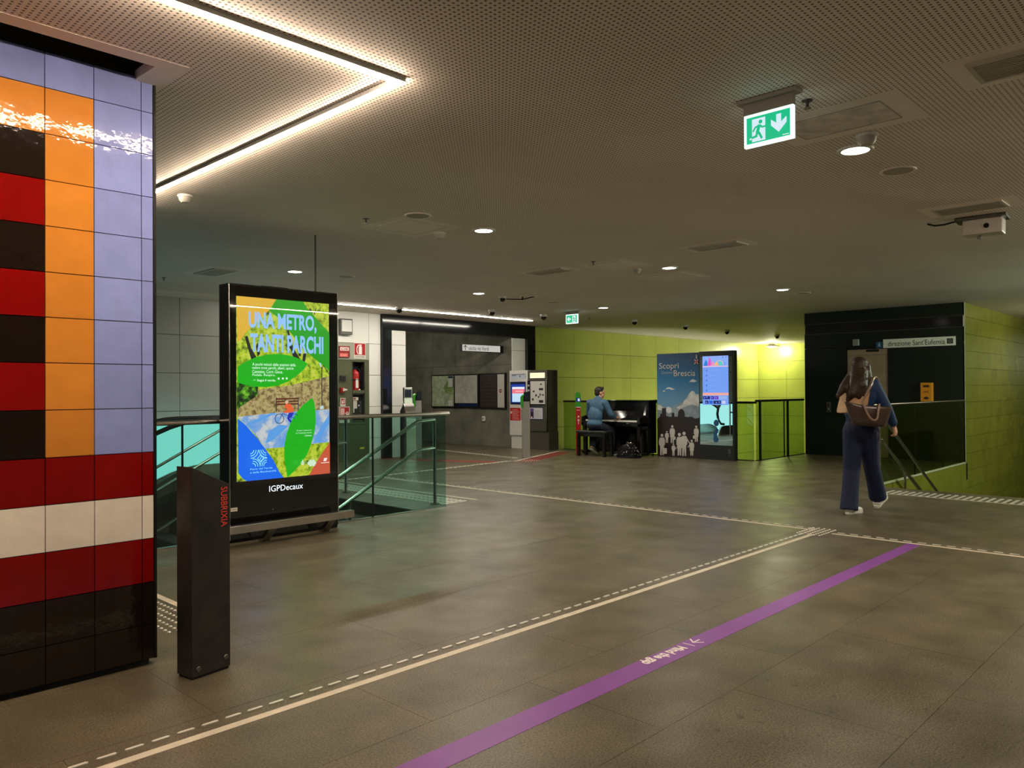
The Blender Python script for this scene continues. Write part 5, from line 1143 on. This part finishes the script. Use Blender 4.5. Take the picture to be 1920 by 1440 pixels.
def face(T_, yaw, parent, hair):
    M_EYE = mat('eye_white', (.75, .73, .7, 1), rough=.2); M_PUP = mat('eye_dark', (.02, .015, .012, 1), rough=.2); M_LIP = mat('lips', (.42, .16, .13, 1), rough=.45)
    e = MB(); p = MB(); b = MB(); l = MB()
    for q_ in (-1, 1):
        e.ell(T_(.074, .031 * q_, .002), (.012, .014, .0085), yaw); p.ell(T_(.0825, .031 * q_, .002), (.005, .006, .006), yaw); b.cap(T_(.086, .015 * q_, .022), .0045, T_(.076, .047 * q_, .023), .0035, 8)
    e.build('eye', M_EYE, parent, smooth=True); p.build('pupil', M_PUP, parent, smooth=True); b.build('eyebrow', hair, parent, smooth=True)
    l.cap(T_(.080, -.021, -.058), .0055, T_(.086, 0, -.056), .0075, 8).cap(T_(.086, 0, -.056), .0075, T_(.080, .021, -.058), .0055, 8); l.build('mouth', M_LIP, parent, smooth=True)
M_SKIN = mat('skin', rgb(214, 160, 132), rough=.5, var=.06, vscale=20)
V = Vector
J['anR'] = (9.12, 3.118, .125); J['knR'] = (8.86, 3.10, .54)
# ------------------------------------------------------------------ woman walking to the right stairs
wo = thing('person', 'person with long brown hair walking away in a blue jacket and wide navy trousers', 'person', (0, 0, 0))
HY = radians(-6); hd_ = V((cos(HY), sin(HY), 0)); hs = V((-sin(HY), cos(HY), 0))
b = MB(); Th = head(b, J['head'], HY); b.cap(V(J['head']) - V((0.01, 0, .06)), .05, J['neck'], .055)
b.ell(J['chestup'], (.09, .15, .10), HY).ell(J['chest'], (.10, .14, .16), HY).ell(J['waist'], (.09, .125, .14), HY).ell(J['pelvis'], (.11, .155, .13), HY)
b.chain([J['shL'], J['elL'], J['wrL']], [.05, .04, .028]).chain([J['shR'], J['elR'], J['wrR']], [.05, .04, .027]).cap(J['shL'], .055, J['shR'], .055)
for s_ in 'LR': b.chain([J['hip' + s_], J['kn' + s_], J['an' + s_]], [.085, .058, .04])
hand(b, J['wrR'], V((.05, -.12, -1)) + hd_ * .25, hs * .8 - hd_ * .3, hd_, .95, .7); hand(b, J['wrL'], hd_ + V((0, -.2, .25)), V((0, -.4, .9)), -hs * .6 + V((0, 0, .5)), .95, .8)
blob('body', b, M_SKIN, wo, .007, 3)
M_HAIRW = mat('brown_hair', (.040, .020, .010, 1), rough=.42, var=.5, vscale=38, bump=.6, bscale=60)
face(Th, HY, wo, M_HAIRW)
h = MB(); h.ell(V(J['head']) - hd_ * .022 + V((0, 0, .028)), (.102, .094, .104), HY)
h.chain(HAIR_A, [.075, .072, .055, .025]).chain(HAIR_B, [.065, .052, .022]).chain(HAIR_C, [.070, .058, .022]).chain(HAIR_D, [.08, .075, .03])
h.chain([V(J['head']) - hs * .07 + V((0, 0, .02)), V(J['head']) - hs * .08 + V((0, 0, -.10)), V(J['shR']) + V((-.02, .02, -.03))], [.04, .04, .02]).chain([V(J['head']) + hs * .07 + V((0, 0, .02)), V(J['head']) + hs * .085 + V((0, 0, -.10)), V(J['shL']) + V((-.04, .0, -.05))], [.04, .04, .03])
blob('hair', h, M_HAIRW, wo, .009, 3)
M_DEN = mat('navy_denim', rgb(9, 25, 64), rough=.75, var=.18, vscale=40, bump=.35, bscale=22)
M_JKT = mat('blue_jacket', rgb(16, 52, 98), rough=.7, var=.15, vscale=20, bump=.5, bscale=18)
t_ = MB(); t_.ell(J['pelvis'], (.135, .175, .15), HY)
t_.ell(V(J['waist']) - V((0, 0, .06)), (.115, .15, .12), HY)
for s_ in 'LR':
    hp_, kn, an = V(J['hip' + s_]), V(J['kn' + s_]), V(J['an' + s_]); e = an + (an - kn).normalized() * (.035 if s_ == 'L' else .0)
    t_.chain([hp_, kn], [.112, .088]); t_.tube([kn + (hp_ - kn) * .1, kn, (kn + e) / 2, e], [.086, .086, .086, .094], 18)
blob('trousers', t_, M_DEN, wo, .010, 3)
k = MB(); k.ell(J['chestup'], (.115, .175, .115), HY).ell(J['chest'], (.125, .17, .18), HY).ell(J['waist'], (.118, .155, .16), HY).cap(J['shL'], .068, J['shR'], .068)
k.chain([J['shL'], J['elL'], V(J['elL']).lerp(V(J['wrL']), .85)], [.068, .056, .046]).chain([J['shR'], J['elR'], V(J['elR']).lerp(V(J['wrR']), .85)], [.070, .060, .048])
blob('jacket', k, M_JKT, wo, .010, 3)
dm = MB(); n = 7
N_ = V((-.85, -.45, 0)) * .016
dm.add([V(p) + N_ for p in DRAPE] + [V(p) - N_ for p in DRAPE], [(r_ * n + c_, r_ * n + c_ + 1, (r_ + 1) * n + c_ + 1, (r_ + 1) * n + c_) for r_ in range(n - 1) for c_ in range(n - 1)] +
       [(49 + r_ * n + c_, 49 + (r_ + 1) * n + c_, 49 + (r_ + 1) * n + c_ + 1, 49 + r_ * n + c_ + 1) for r_ in range(n - 1) for c_ in range(n - 1)])
ed = [(0, c_) for c_ in range(n)] + [(r_, n - 1) for r_ in range(1, n)] + [(n - 1, c_) for c_ in range(n - 2, -1, -1)] + [(r_, 0) for r_ in range(n - 2, 0, -1)]
ei = [r_ * n + c_ for r_, c_ in ed]
dm.f += [(ei[i], 49 + ei[i], 49 + ei[(i + 1) % len(ei)], ei[(i + 1) % len(ei)]) for i in range(len(ei))]; dm.m += [0] * len(ei)
do = dm.build('draped_cloth', mat('beige_cloth', rgb(206, 168, 128), rough=.75, var=.08, vscale=14, bump=.3, bscale=30), wo, smooth=True, label='beige cloth over her back')
sm = do.modifiers.new('round', 'SUBSURF'); sm.levels = 1; sm.render_levels = 1
M_SHOE = mat('white_trainer', (.80, .78, .72, 1), rough=.45)
def shoe(heel, fwd, up, parent, m, sole=None, L=.265, s=1.0):
    heel, f, u = V(heel), V(fwd).normalized(), V(up).normalized(); x = f.cross(u).normalized()
    P_ = lambda a, b_, c_: heel + f * a * s + x * b_ * s + u * c_ * s
    g = MB()
    for q_ in (-.012, .012): g.cap(P_(.045, q_, .050), .036 * s, P_(.12, q_, .050), .034 * s); g.cap(P_(.12, q_, .046), .033 * s, P_(L - .045, q_ * 1.4, .034), .026 * s)
    g.cap(P_(.045, 0, .06), .036 * s, P_(.05, 0, .095), .038 * s)
    o = blob('shoe', g, m, parent, .007, 3)
    pr_ = [(0.0, .022), (.03, .037), (.10, .034), (.17, .045), (.22, .044), (.255, .026), (L, 0)]
    pts = [(a, w_) for a, w_ in pr_] + [(a, -w_) for a, w_ in pr_[::-1][1:]]
    g = MB(); k_ = len(pts); g.add([P_(a, b_, 0.0) for a, b_ in pts] + [P_(a, b_, .028) for a, b_ in pts], [tuple(range(k_ - 1, -1, -1)), tuple(range(k_, 2 * k_))] + [(i, (i + 1) % k_, k_ + (i + 1) % k_, k_ + i) for i in range(k_)])
    so = g.build('sole', sole or m, o); return o
a_ = radians(26); shoe(HEEL_R, hd_ * cos(a_) + V((0, 0, sin(a_))), V((0, 0, cos(a_))) - hd_ * sin(a_), wo, M_SHOE)
shoe(HEEL_L, V((cos(radians(-12)), sin(radians(-12)), 0)), (0, 0, 1), wo, M_SHOE)
# her bag
bg = thing('tote_bag', 'dark brown leather tote bag hanging from the shoulder of the walking person', 'bag', (0, 0, 0))
M_LEA = mat('brown_leather', (.06, .036, .029, 1), rough=.30, var=.2, vscale=10, bump=.3, bscale=14, coat=.3)
F_, B_ = [V(p) for p in BAG_F], [V(p) for p in BAG_B]
def bil(Q_, u, v): return Q_[0].lerp(Q_[1], u).lerp(Q_[3].lerp(Q_[2], u), v)
g = MB(); n1, n2 = 9, 6; nf = (F_[0] - B_[0]).normalized(); off = {}
verts = []
for side, Q_, sg in ((0, F_, 1), (1, B_, -1)):
    for j in range(n2):
        for i in range(n1):
            u, v_ = i / (n1 - 1), j / (n2 - 1); bul = .035 * sin(pi * u) * sin(pi * min(1, v_ * .8 + .1)) * sg
            verts.append(bil(Q_, u, v_) + nf * bul + V((0, 0, -.02 * sin(pi * u) * (1 - v_))))
fs_ = []
for j in range(n2 - 1):
    for i in range(n1 - 1):
        a0 = j * n1 + i; fs_.append((a0, a0 + 1, a0 + n1 + 1, a0 + n1)); c0 = n1 * n2 + a0; fs_.append((c0, c0 + n1, c0 + n1 + 1, c0 + 1))
N2 = n1 * n2
rim = [j * n1 for j in range(n2)] + [(n2 - 1) * n1 + i for i in range(1, n1)] + [j * n1 + n1 - 1 for j in range(n2 - 2, -1, -1)]
for p, q_ in zip(rim[:-1], rim[1:]): fs_.append((p, q_, N2 + q_, N2 + p))
g.add(verts, fs_); o = g.build('leather_body', M_LEA, bg, smooth=True)
m_ = o.modifiers.new('thick', 'SOLIDIFY'); m_.thickness = .006; m_ = o.modifiers.new('round', 'SUBSURF'); m_.levels = 1; m_.render_levels = 1
for nm in (STRAP1, STRAP2):
    pts = [V(p) for p in nm]; sm_ = []
    for i in range(len(pts) - 1):
        p0, p1, p2, p3 = pts[max(0, i - 1)], pts[i], pts[i + 1], pts[min(len(pts) - 1, i + 2)]
        for k_ in range(4):
            t = k_ / 4; sm_.append(0.5 * ((2 * p1) + (p2 - p0) * t + (2 * p0 - 5 * p1 + 4 * p2 - p3) * t * t + (3 * p1 - p0 - 3 * p2 + p3) * t ** 3))
    sm_.append(pts[-1]); MB().tube(sm_, .0105, 8).build('strap', mat('tan_strap', (.30, .20, .15, 1), rough=.25, coat=.4), bg, smooth=True)
# ------------------------------------------------------------------ pianist
pn = thing('person', 'person with short dark hair in a denim shirt sitting and playing the piano', 'person', (0, 0, 0))
X0, Y0 = 12.60, 9.80; BY = radians(-6)
def q(x, y, z): return V((X0 + x, Y0 + y, z))
b = MB(); HC = q(.135, -.03, 1.283); HYA = radians(-36); Tp = head(b, HC, HYA); b.cap(HC - V((.01, 0, .06)), .052, q(.09, -.015, 1.13), .062)
b.ell(q(.07, -.01, 1.0), (.105, .165, .19), BY).ell(q(.01, 0, .80), (.10, .145, .16), BY).ell(q(-.01, 0, .635), (.12, .155, .115), BY)
PS = {'R': (-.20, -.30, -.27), 'L': (.19, .27, .21)}
for s_, (y1, y2, y3) in PS.items(): b.chain([q(.075, y1, 1.08), q(.15, y2, .84), q(.325, y3, .79)], [.052, .042, .029])
b.cap(q(.075, -.19, 1.08), .055, q(.075, .18, 1.08), .055)
hand(b, q(.325, -.27, .79), (1, .04, -.18), (0, 0, -1), (0, 1, 0), .98, .55); hand(b, q(.325, .21, .79), (1, -.1, -.18), (0, 0, -1), (0, -1, 0), .98, .55)
LEG = {'R': [q(.02, -.10, .605), q(.36, -.17, .50), q(.33, -.17, .10)], 'L': [q(.02, .10, .605), q(.34, .16, .45), q(.02, .10, .17)]}
for s_ in LEG: b.chain(LEG[s_], [.078, .056, .038])
blob('body', b, M_SKIN, pn, .007, 3)
M_HAIRP = mat('dark_brown_hair', (.016, .010, .007, 1), rough=.5, var=.4, vscale=40, bump=.5, bscale=70)
face(Tp, HYA, pn, M_HAIRP)
h = MB(); h.ell(Tp(-.022, 0, .045), (.096, .086, .085), HYA).ell(Tp(-.055, 0, -.005), (.06, .075, .07), HYA).cap(Tp(.045, -.03, .095), .03, Tp(.045, .03, .095), .03)
blob('hair', h, M_HAIRP, pn, .008, 3)
M_SHIRT = mat('denim_shirt', rgb(62, 98, 128), rough=.75, var=.2, vscale=16, bump=.6, bscale=16)
k = MB(); k.ell(q(.07, -.01, 1.0), (.125, .19, .20), BY).ell(q(.01, 0, .82), (.125, .172, .20), BY).ell(q(-.01, 0, .66), (.138, .182, .10), BY).cap(q(.075, -.19, 1.08), .07, q(.075, .18, 1.08), .07)
k.cap(q(.085, -.015, 1.14), .072, q(.088, -.018, 1.165), .066)
for s_, (y1, y2, y3) in PS.items(): k.chain([q(.075, y1, 1.08), q(.15, y2, .84), q(.15, y2, .84).lerp(q(.325, y3, .79), .8)], [.070, .058, .046])
blob('shirt', k, M_SHIRT, pn, .009, 3)
t_ = MB(); t_.ell(q(-.01, 0, .62), (.14, .178, .10), BY)
for s_ in LEG: t_.chain(LEG[s_][:2], [.095, .076]); t_.tube([LEG[s_][1], LEG[s_][1].lerp(LEG[s_][2], .5), LEG[s_][2]], [.074, .064, .058], 16)
blob('trousers', t_, mat('dark_navy_trousers', rgb(18, 26, 44), rough=.8, var=.15, vscale=20), pn, .009, 3)
shoe(q(.29, -.17, .0), (1, -.02, .0), (0, 0, 1), pn, mat('dark_shoe', (.03, .03, .032, 1), rough=.5), mat('pale_sole', (.45, .43, .38, 1), rough=.6))
shoe(q(-.05, .08, .13), (.86, .04, -.5), (.5, 0, .86), pn, mat('grey_brown_shoe', (.10, .085, .06, 1), rough=.6), MATS['pale_sole'])
